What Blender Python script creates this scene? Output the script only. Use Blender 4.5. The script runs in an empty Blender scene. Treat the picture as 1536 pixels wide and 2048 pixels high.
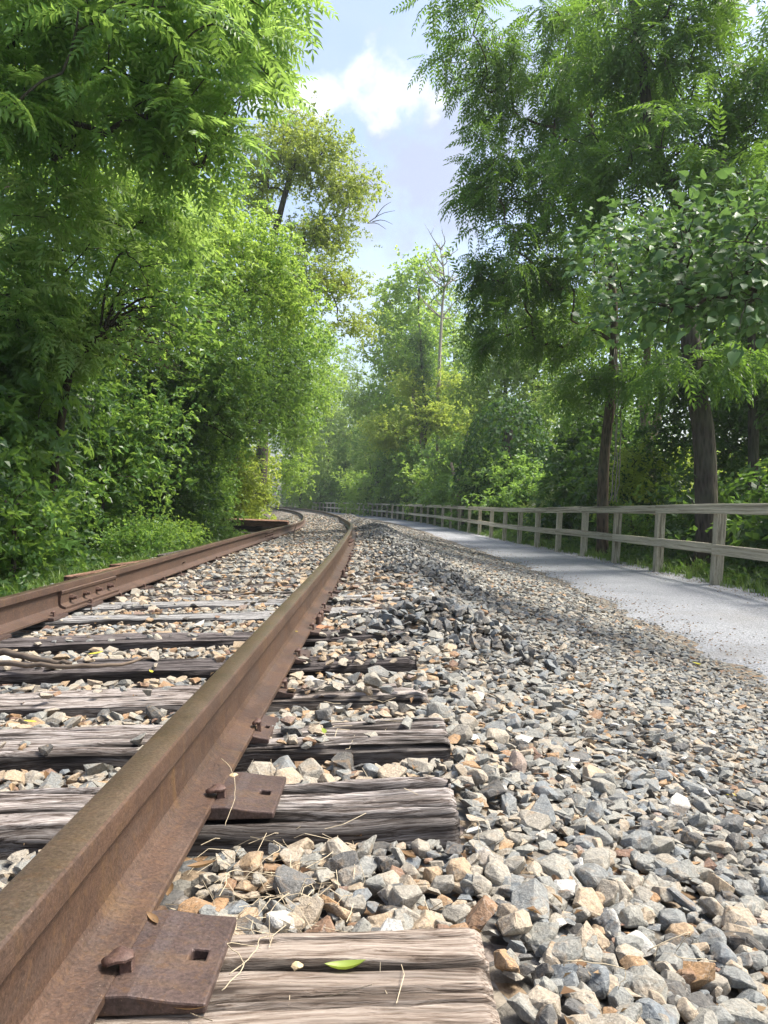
import bpy, bmesh, math, random
import numpy as np
from mathutils import Vector, Matrix
R = math.radians
C = bpy.context.scene.collection
SC = bpy.context.scene

# ------------------------------------------------------------------ camera, sky, sun, exposure
EYE = 0.63
cam = bpy.data.cameras.new('camera'); camo = bpy.data.objects.new('camera', cam); C.objects.link(camo)
cam.sensor_fit = 'HORIZONTAL'; cam.sensor_width = 36; cam.lens = 36.05
cam.clip_start = 0.02; cam.clip_end = 3000
camo.location = (0, 0, EYE); camo.rotation_euler = (R(90 - 0.9), 0, 0)
SC.camera = camo

SUN_EL, SUN_AZ = R(57), R(84)          # azimuth measured from +Y (view direction) towards +X
sdir = Vector((math.sin(SUN_AZ)*math.cos(SUN_EL), math.cos(SUN_AZ)*math.cos(SUN_EL), math.sin(SUN_EL)))
sl = bpy.data.lights.new('sun', 'SUN'); sl.energy = 3.6; sl.angle = R(15); sl.color = (1.0, 0.95, 0.86)
so = bpy.data.objects.new('sun', sl); C.objects.link(so)
so.rotation_euler = sdir.to_track_quat('Z', 'Y').to_euler(); so.location = (20, 20, 40)

W = bpy.data.worlds.new('World'); SC.world = W; W.use_nodes = True
def sky():
    nt = W.node_tree; nd = nt.nodes; lk = nt.links; nd.clear()
    out = nd.new('ShaderNodeOutputWorld'); bg = nd.new('ShaderNodeBackground')
    st = nd.new('ShaderNodeTexSky'); st.sky_type = 'NISHITA'; st.sun_disc = False
    st.sun_elevation = SUN_EL; st.sun_rotation = SUN_AZ; st.air_density = 1.0; st.dust_density = 4.0; st.ozone_density = 2.0
    bg.inputs['Strength'].default_value = 0.14
    tc = nd.new('ShaderNodeTexCoord')
    def math_(op, a, b=None, c=None):
        n = nd.new('ShaderNodeMath'); n.operation = op
        for i, v in enumerate((a, b, c)):
            if v is None: continue
            if isinstance(v, (int, float)): n.inputs[i].default_value = v
            else: lk.new(v, n.inputs[i])
        return n.outputs[0]
    sp = nd.new('ShaderNodeSeparateXYZ'); lk.new(tc.outputs['Generated'], sp.inputs[0])
    zz = math_('MAXIMUM', math_('ADD', sp.outputs[2], 0.12), 0.04)
    cb = nd.new('ShaderNodeCombineXYZ')
    lk.new(math_('DIVIDE', sp.outputs[0], zz), cb.inputs[0]); lk.new(math_('DIVIDE', sp.outputs[1], zz), cb.inputs[1])
    def noise(vec, scale, detail, rough, off):
        m = nd.new('ShaderNodeMapping'); m.inputs['Location'].default_value = off; lk.new(vec, m.inputs[0])
        n = nd.new('ShaderNodeTexNoise'); n.inputs['Scale'].default_value = scale; n.inputs['Detail'].default_value = detail
        n.inputs['Roughness'].default_value = rough; lk.new(m.outputs[0], n.inputs[0]); return n.outputs['Fac']
    def smooth(v, a, b):
        n = nd.new('ShaderNodeMapRange'); n.interpolation_type = 'SMOOTHSTEP'; lk.new(v, n.inputs['Value'])
        n.inputs['From Min'].default_value = a; n.inputs['From Max'].default_value = b; return n.outputs['Result']
    broad = noise(cb.outputs[0], 0.55, 7, 0.55, (0.35, 0.1, 0))
    fine = noise(tc.outputs['Generated'], 20, 9, 0.56, (3.1, 0, 0))
    # cumulus banks that hang at given bearings all round the sky; their edges are frayed by noise
    def bank(az, el, wa, we):
        a = math_('ARCTAN2', sp.outputs[0], sp.outputs[1]); e = math_('ARCSINE', sp.outputs[2])
        da = math_('DIVIDE', math_('SUBTRACT', a, R(az)), R(wa)); de = math_('DIVIDE', math_('SUBTRACT', e, R(el)), R(we))
        d = math_('SQRT', math_('ADD', math_('MULTIPLY', da, da), math_('MULTIPLY', de, de)))
        d = math_('ADD', d, math_('MULTIPLY', math_('SUBTRACT', fine, 0.5), 4.2))
        return math_('SUBTRACT', 1.0, smooth(d, 0.05, 1.55))
    white = math_('MAXIMUM', bank(0.4, 27.6, 3.2, 1.8), bank(-6.3, 27.3, 3.6, 1.2))
    for az, el, wa, we in ((48, 24, 9, 5), (-40, 33, 10, 5), (110, 36, 12, 6), (-110, 27, 12, 6), (165, 30, 12, 6), (-2, 50, 12, 3)):
        white = math_('MAXIMUM', white, bank(az, el, wa, we))
    grey = math_('MAXIMUM', math_('MAXIMUM', bank(2.6, 23.0, 6.0, 4.6), bank(6.5, 26, 6, 4)), bank(-60, 25, 10, 5))
    for az, el, wa, we in ((55, 18, 12, 5), (-120, 20, 14, 6), (118, 27, 14, 6)):
        grey = math_('MAXIMUM', grey, bank(az, el, wa, we))
    veil = smooth(broad, 0.42, 0.72)
    def mix(f, a, b):
        n = nd.new('ShaderNodeMix'); n.data_type = 'RGBA'
        if isinstance(f, (int, float)): n.inputs[0].default_value = f
        else: lk.new(f, n.inputs[0])
        for i, v in ((6, a), (7, b)):
            if isinstance(v, tuple): n.inputs[i].default_value = v
            else: lk.new(v, n.inputs[i])
        return n.outputs[2]
    hsv = nd.new('ShaderNodeHueSaturation'); hsv.inputs['Saturation'].default_value = 0.35; hsv.inputs['Value'].default_value = 1.15; lk.new(st.outputs[0], hsv.inputs['Color'])
    col = mix(math_('ADD', math_('MULTIPLY', veil, 0.5), 0.06), st.outputs[0], hsv.outputs[0])
    col = mix(math_('MULTIPLY', grey, 0.85), col, (2.05, 2.25, 2.9, 1))
    col = mix(math_('MULTIPLY', white, 0.78), col, (4.6, 4.7, 4.9, 1))
    lk.new(col, bg.inputs[0]); lk.new(bg.outputs[0], out.inputs[0])
sky()
SC.view_settings.view_transform = 'Standard'; SC.view_settings.look = 'None'
SC.view_settings.exposure = 1.2; SC.view_settings.gamma = 1.0; SC.view_settings.use_curve_mapping = False
SC.render.engine = 'CYCLES'
cy = SC.cycles
cy.max_bounces = 9; cy.diffuse_bounces = 6; cy.glossy_bounces = 3; cy.transmission_bounces = 5; cy.transparent_max_bounces = 6
cy.volume_bounces = 1; cy.sample_clamp_indirect = 8; cy.use_denoising = True; cy.caustics_reflective = False; cy.caustics_refractive = False

# ------------------------------------------------------------------ measured layout (metres; track tie tops at z = 0)
FPX = 1538.0
def at(px, py, d):                      # reading off the survey photo: a point d metres ahead
    return np.array(((px - 768)/FPX*d, d, EYE + (1000 - py)/FPX*d))
CANT = 0.03
def sstep(a, b, v):
    t = np.clip((np.asarray(v, float) - a)/(b - a), 0, 1); return t*t*(3 - 2*t)
def lerp(a, b, t): return a + (b - a)*t
def xc(y): y = np.asarray(y, float); return -1.158 - np.maximum(y - 4, 0)**2/(2*275)
def pl(y): y = np.asarray(y, float); return 2.75 - np.maximum(12 - y, 0)*0.02 - np.maximum(y - 12, 0)**2/620
def fx(y): y = np.asarray(y, float); return 4.95 - np.maximum(y - 9, 0)**2/620
def gz(y): return -0.24*sstep(8, 30, y)
def tiez(u): return CANT*(u - 0.75)

_r = np.random.RandomState(7)
_NT = _r.rand(256, 256)
def vnoise(x, y):
    x = np.asarray(x, float); y = np.asarray(y, float)
    xi = np.floor(x).astype(int); yi = np.floor(y).astype(int); fx_ = x - xi; fy_ = y - yi
    fx_ = fx_*fx_*(3 - 2*fx_); fy_ = fy_*fy_*(3 - 2*fy_)
    a = _NT[xi % 256, yi % 256]; b = _NT[(xi + 1) % 256, yi % 256]; c = _NT[xi % 256, (yi + 1) % 256]; d = _NT[(xi + 1) % 256, (yi + 1) % 256]
    return (a*(1 - fx_) + b*fx_)*(1 - fy_) + (c*(1 - fx_) + d*fx_)*fy_
def fbm(x, y, o=4):
    s = 0; a = 0.5
    for i in range(o):
        s = s + a*vnoise(x*2**i + 17*i, y*2**i + 31*i); a *= 0.5
    return s

HEAPS = [(0.36, 3.80, 0.48, 0.28, 0.15), (0.42, 6.6, 0.4, 0.5, 0.12), (0.30, 8.6, 0.4, 0.7, 0.13), (0.55, 7.6, 0.3, 0.6, 0.09),
         (0.2, 11.0, 0.5, 0.9, 0.14), (0.1, 14.5, 0.5, 1.4, 0.14), (-0.1, 19.0, 0.6, 2.0, 0.16), (-0.7, 26.0, 0.7, 3.0, 0.2), (-1.6, 34, 0.8, 4, 0.2)]
def bed(x, y, heaps=True):              # height of the ballast, path and woodland floor
    x = np.asarray(x, float); y = np.asarray(y, float)
    u = x - xc(y); up = pl(y) - xc(y)
    crib = -0.05 + 0.032*sstep(2.2, 5, y) + 0.008*sstep(5, 10, y)
    z = CANT*(np.clip(u, -1.35, 1.35) - 0.75) + crib
    tr = np.clip((u - 1.35)/(up - 1.35), 0, 1)
    zr = CANT*0.6 + crib
    z = np.where(u > 1.35, lerp(zr, -0.62, tr**0.92), z)
    zl = CANT*(-2.1) + crib
    tl = np.clip((-1.35 - u)/1.1, 0, 1)
    z = np.where(u < -1.35, lerp(zl, -0.30, tl), z)
    rb = np.clip((x - fx(y) - 0.25)/4, 0, 1)
    z = np.where(x > fx(y) + 0.25, -0.62 + 0.3*rb, z)
    if heaps:
        for hx, hy, ax, ay, hh in HEAPS:
            z = z + hh*np.exp(-((x - hx)/ax)**2*1.6 - ((y - hy)/ay)**2*1.6)
    wob = (fbm(x*1.3, y*1.3) - 0.47)*0.05
    inpath = (x > pl(y)) & (x < fx(y) + 0.25)
    ontrack = np.abs(u) < 1.4
    ep = sstep(0, .5, np.abs(x - pl(y)))
    z = z + np.where(inpath, (fbm(x*0.6 + 9, y*0.6) - 0.47)*0.03*ep, np.where(ontrack, wob*0.35, wob*np.where(x < pl(y), ep, 1)))
    return z + gz(y)

# ------------------------------------------------------------------ helpers
def mesh_from(name, V, F, mats, smooth=False, attrs=None, sharp=None, midx=None):
    me = bpy.data.meshes.new(name)
    V = np.asarray(V, np.float32)
    if not isinstance(F, (list, tuple)): F = [F]
    F = [np.asarray(f, np.int32) for f in F if len(f)]
    nl = sum(f.size for f in F); nf = sum(len(f) for f in F)
    me.vertices.add(len(V)); me.vertices.foreach_set('co', V.ravel())
    me.loops.add(nl); me.loops.foreach_set('vertex_index', np.concatenate([f.ravel() for f in F]))
    st = []; o = 0
    for f in F:
        st.append(o + np.arange(len(f))*f.shape[1]); o += f.size
    me.polygons.add(nf); me.polygons.foreach_set('loop_start', np.concatenate(st).astype(np.int32))
    me.polygons.foreach_set('use_smooth', np.full(nf, bool(smooth)))
    if midx is not None: me.polygons.foreach_set('material_index', np.asarray(midx, np.int32))
    for k, v in (attrs or {}).items():
        a = me.attributes.new(k, 'FLOAT', 'POINT'); a.data.foreach_set('value', np.asarray(v, np.float32))
    for m in (mats if isinstance(mats, (list, tuple)) else [mats]): me.materials.append(m)
    me.update(calc_edges=True)
    if sharp is not None: me.set_sharp_from_angle(angle=sharp)
    return me
def link(name, me, parent=None, loc=None, rot=None):
    o = bpy.data.objects.new(name, me); C.objects.link(o)
    if parent is not None: o.parent = parent
    if loc is not None: o.location = tuple(float(v) for v in loc)
    if rot is not None: o.rotation_euler = rot
    return o
def mk(name, V, F, mat, parent=None, **k): return link(name, mesh_from(name, V, F, mat, **k), parent)
def tag(o, label=None, cat=None, group=None, kind=None):
    if label: o['label'] = label
    if cat: o['category'] = cat
    if group: o['group'] = group
    if kind: o['kind'] = kind
    return o
def empty(name, loc): 
    return link(name, None, None, loc)

class MB:                               # collects verts and faces
    def __init__(s): s.V = []; s.F = {}; s.n = 0; s.A = []
    def add(s, V, F, a=None):
        V = np.asarray(V, float).reshape(-1, 3)
        for f in (F if isinstance(F, list) and len(F) and isinstance(F[0], np.ndarray) and F[0].ndim == 2 else [np.asarray(F)]):
            s.F.setdefault(f.shape[1], []).append(f + s.n)
        s.V.append(V); s.n += len(V); s.A.append(np.full(len(V), 0.5 if a is None else a) if np.ndim(a) == 0 else np.asarray(a))
    def out(s): return np.concatenate(s.V), [np.concatenate(f) for f in s.F.values()], np.concatenate(s.A)
    def mesh(s, name, mat, **k):
        V, F, A = s.out(); return mesh_from(name, V, F, mat, attrs={'tint': A}, **k)
    def build(s, name, mat, parent=None, **k): return link(name, s.mesh(name, mat, **k), parent)

def tube(P, rad, n=6, cap=True, seed=None):
    P = np.asarray(P, float); k = len(P); rad = np.broadcast_to(np.asarray(rad, float), (k,))
    T = np.gradient(P, axis=0); T /= np.linalg.norm(T, axis=1)[:, None] + 1e-9
    up = np.array((0, 0, 1.0)) if abs(T[0][2]) < 0.9 else np.array((1.0, 0, 0))
    X = np.cross(T, up); X /= np.linalg.norm(X, axis=1)[:, None] + 1e-9; Y = np.cross(X, T)
    a = np.arange(n)/n*2*np.pi
    rr = rad[:, None]*np.ones(n)
    if seed is not None:
        rr = rr*(1 + 0.22*(vnoise(np.arange(n)[None, :]*1.3 + seed, np.arange(k)[:, None]*0.7 + seed*3) - 0.5))
    V = P[:, None, :] + rr[..., None]*(np.cos(a)[None, :, None]*X[:, None, :] + np.sin(a)[None, :, None]*Y[:, None, :])
    i = np.arange(k - 1)[:, None]*n; j = np.arange(n)[None, :]; j2 = (j + 1) % n
    F = np.stack([i + j, i + j2, i + n + j2, i + n + j], -1).reshape(-1, 4)
    V = V.reshape(-1, 3); Fs = [F]
    if cap:
        V = np.concatenate([V, P[[0, -1]] ]); c0 = k*n; jj = np.arange(n); j3 = (jj + 1) % n
        Fs.append(np.concatenate([np.stack([np.full(n, c0), j3, jj], -1), np.stack([np.full(n, c0 + 1), (k - 1)*n + jj, (k - 1)*n + j3], -1)]))
    return V, Fs
def rbox(x0, x1, y0, y1, z0, z1, b=0.003):   # box with chamfered edges
    bm = bmesh.new(); bmesh.ops.create_cube(bm, size=1)
    for v in bm.verts:
        v.co = ((x0 + x1)/2 + v.co.x*(x1 - x0), (y0 + y1)/2 + v.co.y*(y1 - y0), (z0 + z1)/2 + v.co.z*(z1 - z0))
    if b: bmesh.ops.bevel(bm, geom=bm.edges[:], offset=b, segments=1, affect='EDGES', profile=0.5)
    bmesh.ops.triangulate(bm, faces=bm.faces[:])
    V = np.array([v.co[:] for v in bm.verts]); F = np.array([[v.index for v in f.verts] for f in bm.faces]); bm.free()
    return V, F
def catmull(P, n):
    P = np.asarray(P, float); k = len(P); t = np.linspace(0, k - 1, n)
    i = np.clip(np.floor(t).astype(int), 0, k - 2); f = (t - i)[:, None]
    g = lambda j: P[np.clip(j, 0, k - 1)]
    p0, p1, p2, p3 = g(i - 1), g(i), g(i + 1), g(i + 2)
    return 0.5*((2*p1) + (-p0 + p2)*f + (2*p0 - 5*p1 + 4*p2 - p3)*f*f + (-p0 + 3*p1 - 3*p2 + p3)*f**3)

# ------------------------------------------------------------------ materials
class NT:
    def __init__(s, name):
        s.m = bpy.data.materials.new(name); s.m.use_nodes = True; s.t = s.m.node_tree; s.t.nodes.clear()
        s.o = s.n('OutputMaterial')
    def n(s, k, **kw):
        x = s.t.nodes.new('ShaderNode' + k)
        for a, b in kw.items(): setattr(x, a, b)
        return x
    def l(s, a, b): s.t.links.new(a, b)
    def put(s, sock, v):
        if v is None: return
        if isinstance(v, bpy.types.NodeSocket): s.l(v, sock)
        elif isinstance(v, tuple) and len(v) == 3 and sock.type == 'RGBA': sock.default_value = (*v, 1)
        else: sock.default_value = v
    def coord(s, kind='Object', scale=(1, 1, 1), loc=(0, 0, 0)):
        c = s.n('TexCoord'); m = s.n('Mapping'); m.inputs['Scale'].default_value = scale; m.inputs['Location'].default_value = loc
        s.l(c.outputs[kind], m.inputs[0]); return m.outputs[0]
    def world(s, scale=(1, 1, 1)):
        g = s.n('NewGeometry'); m = s.n('Mapping'); m.inputs['Scale'].default_value = scale; s.l(g.outputs['Position'], m.inputs[0]); return m.outputs[0]
    def noise(s, vec, scale, detail=4, rough=0.55, out='Fac', dist=0):
        x = s.n('TexNoise'); s.put(x.inputs['Vector'], vec); x.inputs['Scale'].default_value = scale; x.inputs['Detail'].default_value = detail
        x.inputs['Roughness'].default_value = rough; x.inputs['Distortion'].default_value = dist; return x.outputs[out]
    def vor(s, vec, scale, feature='F1', out='Distance'):
        x = s.n('TexVoronoi', feature=feature); s.put(x.inputs['Vector'], vec); x.inputs['Scale'].default_value = scale; return x.outputs[out]
    def ramp(s, f, stops, interp='LINEAR'):
        x = s.n('ValToRGB'); cr = x.color_ramp; cr.interpolation = interp
        while len(cr.elements) < len(stops): cr.elements.new(0.5)
        for e, (p, c) in zip(cr.elements, stops):
            e.position = p; e.color = (*c, 1) if len(c) == 3 else c
        s.put(x.inputs[0], f); return x.outputs[0]
    def mix(s, f, a, b, mode='MIX'):
        x = s.n('Mix', data_type='RGBA', blend_type=mode); s.put(x.inputs[0], f); s.put(x.inputs[6], a); s.put(x.inputs[7], b); return x.outputs[2]
    def math(s, op, a, b=0.0, c=None):
        x = s.n('Math', operation=op); s.put(x.inputs[0], a); s.put(x.inputs[1], b)
        if c is not None: s.put(x.inputs[2], c)
        return x.outputs[0]
    def rng(s, v, a, b, c=0.0, d=1.0):
        x = s.n('MapRange'); s.put(x.inputs['Value'], v); x.inputs['From Min'].default_value = a; x.inputs['From Max'].default_value = b
        x.inputs['To Min'].default_value = c; x.inputs['To Max'].default_value = d; return x.outputs['Result']
    def attr(s, name): x = s.n('Attribute', attribute_name=name); return x.outputs['Fac']
    def bump(s, h, strength=0.5, dist=0.01):
        x = s.n('Bump'); x.inputs['Strength'].default_value = strength; x.inputs['Distance'].default_value = dist; s.put(x.inputs['Height'], h); return x.outputs[0]
    def bsdf(s, col, rough=0.8, metal=0.0, spec=0.3, normal=None):
        b = s.n('BsdfPrincipled'); s.put(b.inputs['Base Color'], col); s.put(b.inputs['Roughness'], rough); s.put(b.inputs['Metallic'], metal)
        b.inputs['Specular IOR Level'].default_value = spec; s.put(b.inputs['Normal'], normal); return b.outputs[0]
    def done(s, sh): s.l(sh, s.o.inputs[0]); return s.m

def leaf_mat(name, cols, trans, tf=0.45, rough=0.42, spec=0.5):
    t = NT(name); ti = t.attr('tint')
    base = t.ramp(ti, [(i/(len(cols) - 1), c) for i, c in enumerate(cols)])
    p = t.bsdf(base, rough, 0, spec)
    tr = t.n('BsdfTranslucent'); t.put(tr.inputs[0], t.mix(0.55, base, trans, 'MIX'))
    mx = t.n('MixShader'); mx.inputs[0].default_value = tf; t.l(p, mx.inputs[1]); t.l(tr.outputs[0], mx.inputs[2])
    return t.done(mx.outputs[0])
M = {}
M['heaven'] = leaf_mat('tree_of_heaven_leaf', [(0.055, 0.14, 0.028), (0.11, 0.225, 0.05), (0.23, 0.34, 0.10)], (0.60, 0.86, 0.16), 0.52)
M['heavenb'] = leaf_mat('sunny_pinnate_leaf', [(0.07, 0.16, 0.036), (0.13, 0.24, 0.06), (0.26, 0.36, 0.13)], (0.62, 0.84, 0.18), 0.5)
M['walnut'] = leaf_mat('walnut_leaf', [(0.034, 0.09, 0.018), (0.058, 0.132, 0.027), (0.10, 0.18, 0.036)], (0.35, 0.58, 0.06), 0.48)
M['elder'] = leaf_mat('box_elder_leaf', [(0.085, 0.17, 0.026), (0.145, 0.255, 0.042), (0.24, 0.35, 0.075)], (0.64, 0.86, 0.13), 0.52)
M['olive'] = leaf_mat('maple_leaf', [(0.12, 0.17, 0.024), (0.185, 0.245, 0.04), (0.25, 0.31, 0.06)], (0.66, 0.78, 0.12), 0.5)
M['green'] = leaf_mat('shrub_leaf', [(0.042, 0.108, 0.023), (0.08, 0.17, 0.036), (0.15, 0.25, 0.065)], (0.48, 0.72, 0.11), 0.48)
M['dark'] = leaf_mat('shaded_shrub_leaf', [(0.02, 0.055, 0.015), (0.038, 0.088, 0.022), (0.078, 0.15, 0.04)], (0.25, 0.44, 0.05), 0.4)  # shade of the hedge and understory is put into this darker leaf colour
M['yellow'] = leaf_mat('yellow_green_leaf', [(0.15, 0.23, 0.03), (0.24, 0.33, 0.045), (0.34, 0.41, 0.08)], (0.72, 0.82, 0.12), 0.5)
M['far'] = leaf_mat('far_tree_leaf', [(0.11, 0.18, 0.04), (0.16, 0.245, 0.06), (0.22, 0.31, 0.085)], (0.56, 0.74, 0.14), 0.5)
M['mulberry'] = leaf_mat('mulberry_leaf', [(0.02, 0.06, 0.025), (0.045, 0.11, 0.042), (0.11, 0.19, 0.07)], (0.28, 0.48, 0.09), 0.34, 0.45, 0.4)
M['vine'] = leaf_mat('vine_leaf', [(0.016, 0.045, 0.013), (0.03, 0.075, 0.02), (0.065, 0.125, 0.03)], (0.2, 0.38, 0.04), 0.3, 0.55, 0.2)
M['pale'] = leaf_mat('pale_leaf', [(0.16, 0.22, 0.07), (0.24, 0.31, 0.10), (0.34, 0.40, 0.16)], (0.56, 0.68, 0.16), 0.46)
M['grass'] = leaf_mat('grass_blade', [(0.05, 0.11, 0.02), (0.09, 0.17, 0.03), (0.16, 0.23, 0.05)], (0.30, 0.45, 0.06), 0.35)
M['fallen'] = leaf_mat('fallen_leaf', [(0.10, 0.055, 0.03), (0.20, 0.12, 0.06), (0.30, 0.21, 0.12)], (0.3, 0.2, 0.08), 0.2, 0.7, 0.2)
M['yleaf'] = leaf_mat('fallen_yellow_leaf', [(0.55, 0.45, 0.05), (0.62, 0.55, 0.07), (0.6, 0.6, 0.12)], (0.6, 0.55, 0.05), 0.3, 0.5, 0.3)
M['gleaf'] = leaf_mat('fallen_green_leaf', [(0.16, 0.24, 0.03), (0.22, 0.30, 0.05), (0.3, 0.32, 0.05)], (0.4, 0.5, 0.05), 0.25, 0.45, 0.4)

def bark(name, c0, c1, sc=1.0):
    t = NT(name); v = t.coord('Object', (9*sc, 9*sc, 1.6*sc)); v2 = t.coord('Object', (1, 1, 1))
    f = t.noise(v, 2.2, 6, 0.62, dist=0.6); w = t.vor(v, 2.5); g = t.noise(v2, 1.7, 3)
    h = t.math('ADD', f, t.math('MULTIPLY', w, 0.6))
    col = t.mix(t.rng(h, 0.45, 0.95), c0, c1); col = t.mix(t.rng(g, 0.45, 0.7, 0, 0.35), col, (0.10, 0.12, 0.07))
    return t.done(t.bsdf(col, 0.92, 0, 0.15, t.bump(h, 0.9, 0.03)))
M['bark'] = bark('bark', (0.02, 0.017, 0.014), (0.08, 0.066, 0.054))
M['barkl'] = bark('light_bark', (0.07, 0.055, 0.04), (0.30, 0.24, 0.18))
M['barkm'] = bark('walnut_bark', (0.028, 0.021, 0.016), (0.135, 0.10, 0.072))
M['dead'] = bark('dead_wood', (0.14, 0.12, 0.10), (0.42, 0.37, 0.31))
M['twig'] = bark('twig_bark', (0.02, 0.016, 0.012), (0.06, 0.048, 0.036), 3)

STONE_PAL = [(0.0, (0.05, 0.048, 0.046)), (0.09, (0.10, 0.10, 0.098)), (0.2, (0.16, 0.178, 0.188)), (0.32, (0.195, 0.20, 0.188)), (0.44, (0.24, 0.238, 0.21)),
             (0.55, (0.275, 0.25, 0.205)), (0.66, (0.34, 0.295, 0.23)), (0.77, (0.345, 0.26, 0.17)), (0.86, (0.31, 0.185, 0.09)), (0.93, (0.17, 0.10, 0.07)), (1.0, (0.46, 0.45, 0.415))]
def stone_mat(name, per_object):
    t = NT(name)
    if per_object:
        oi = t.n('ObjectInfo'); sp = t.n('SeparateColor'); t.l(oi.outputs['Color'], sp.inputs[0]); ti = sp.outputs[0]
    else: ti = t.attr('tint')
    base = t.ramp(ti, STONE_PAL)
    w = t.world(); off = t.n('Mapping'); t.l(w, off.inputs[0]); cb = t.n('CombineXYZ'); 
    for i in range(3): t.l(t.math('MULTIPLY', ti, (91.0, 57.0, 33.0)[i]), cb.inputs[i])
    t.l(cb.outputs[0], off.inputs['Location']); v = off.outputs[0]
    a = t.noise(v, 45, 5, 0.62); b = t.noise(v, 210, 5, 0.7); c = t.noise(v, 24, 5, 0.6, dist=1.2)
    col = t.mix(t.rng(a, 0.35, 0.68, 0.0, 0.5), base, t.mix(0.5, base, (0.27, 0.24, 0.19)))
    col = t.mix(t.rng(c, 0.54, 0.70, 0, 0.45), col, (0.28, 0.18, 0.09))
    col = t.mix(t.rng(c, 0.30, 0.42, 0.45, 0.0), col, (0.07, 0.075, 0.08))
    col = t.mix(1.0, col, t.ramp(b, [(0.3, (0.6, 0.6, 0.6)), (0.7, (1.3, 1.3, 1.3))]), 'MULTIPLY')
    vein = t.math('ABSOLUTE', t.math('SUBTRACT', t.noise(v, 30, 2, 0.5), 0.5))
    col = t.mix(t.rng(vein, 0.0, 0.012, 0.35, 0.0), col, (0.42, 0.40, 0.36))
    h = t.math('ADD', t.math('MULTIPLY', a, 1.0), t.math('MULTIPLY', b, 0.35))
    return t.done(t.bsdf(col, 0.82, 0, 0.28, t.bump(h, 0.8, 0.008)))
M['stone'] = stone_mat('ballast_stone', False); M['stone1'] = stone_mat('ballast_stone_single', True)

def bed_mat():
    t = NT('ballast_grit'); v = t.world()
    a = t.vor(v, 26); cell = t.n('TexVoronoi'); t.l(v, cell.inputs['Vector']); cell.inputs['Scale'].default_value = 26
    sp = t.n('SeparateColor'); t.l(cell.outputs['Color'], sp.inputs[0])
    base = t.ramp(sp.outputs[0], STONE_PAL); n = t.noise(v, 60, 5, 0.6)
    col = t.mix(0.35, base, (0.13, 0.11, 0.09)); col = t.mix(1.0, col, t.ramp(n, [(0.3, (0.55, 0.55, 0.55)), (0.7, (1.1, 1.1, 1.1))]), 'MULTIPLY')
    h = t.math('SUBTRACT', t.math('MULTIPLY', n, 0.3), a)
    return t.done(t.bsdf(col, 0.95, 0, 0.15, t.bump(h, 1.0, 0.03)))
M['bed'] = bed_mat()
def path_mat():
    t = NT('stone_dust'); v = t.world()
    a = t.noise(v, 48, 6, 0.75); b = t.noise(v, 1.1, 5, 0.6); c = t.vor(v, 75); st = t.noise(v, 38, 3, 0.6)
    col = t.ramp(b, [(0.3, (0.215, 0.223, 0.237)), (0.7, (0.30, 0.308, 0.32))])
    col = t.mix(1.0, col, t.ramp(a, [(0.32, (0.42, 0.42, 0.44)), (0.5, (1, 1, 1)), (0.7, (1.45, 1.45, 1.45))]), 'MULTIPLY')
    col = t.mix(t.rng(st, 0.66, 0.72, 0, 0.55), col, (0.10, 0.09, 0.075))
    col = t.mix(t.rng(t.noise(v, 0.5, 4, 0.65), 0.55, 0.72, 0, 0.35), col, (0.19, 0.17, 0.14))
    h = t.math('ADD', a, t.math('MULTIPLY', c, -0.8))
    return t.done(t.bsdf(col, 0.93, 0, 0.15, t.bump(h, 0.8, 0.012)))
M['path'] = path_mat()
def soil_mat():
    t = NT('woodland_floor'); v = t.world()
    a = t.noise(v, 9, 6, 0.65); b = t.noise(v, 0.7, 4); c = t.noise(v, 60, 4, 0.6)
    col = t.ramp(a, [(0.3, (0.025, 0.02, 0.013)), (0.5, (0.06, 0.05, 0.03)), (0.7, (0.10, 0.08, 0.05))])
    gcol = t.ramp(c, [(0.3, (0.035, 0.075, 0.015)), (0.7, (0.10, 0.17, 0.035))])
    col = t.mix(t.rng(b, 0.42, 0.62), col, gcol)
    sp = t.n('SeparateXYZ'); t.l(v, sp.inputs[0])
    meadow = t.rng(t.math('ADD', t.math('SUBTRACT', sp.outputs[0], t.math('MULTIPLY', sp.outputs[1], 0.05)), t.math('MULTIPLY', b, 3)), 11, 15)
    col = t.mix(meadow, col, t.ramp(c, [(0.3, (0.10, 0.15, 0.03)), (0.7, (0.22, 0.26, 0.08))]))
    return t.done(t.bsdf(col, 0.95, 0, 0.1, t.bump(t.math('ADD', a, t.math('MULTIPLY', c, 0.5)), 1.0, 0.05)))
M['soil'] = soil_mat()

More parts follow.
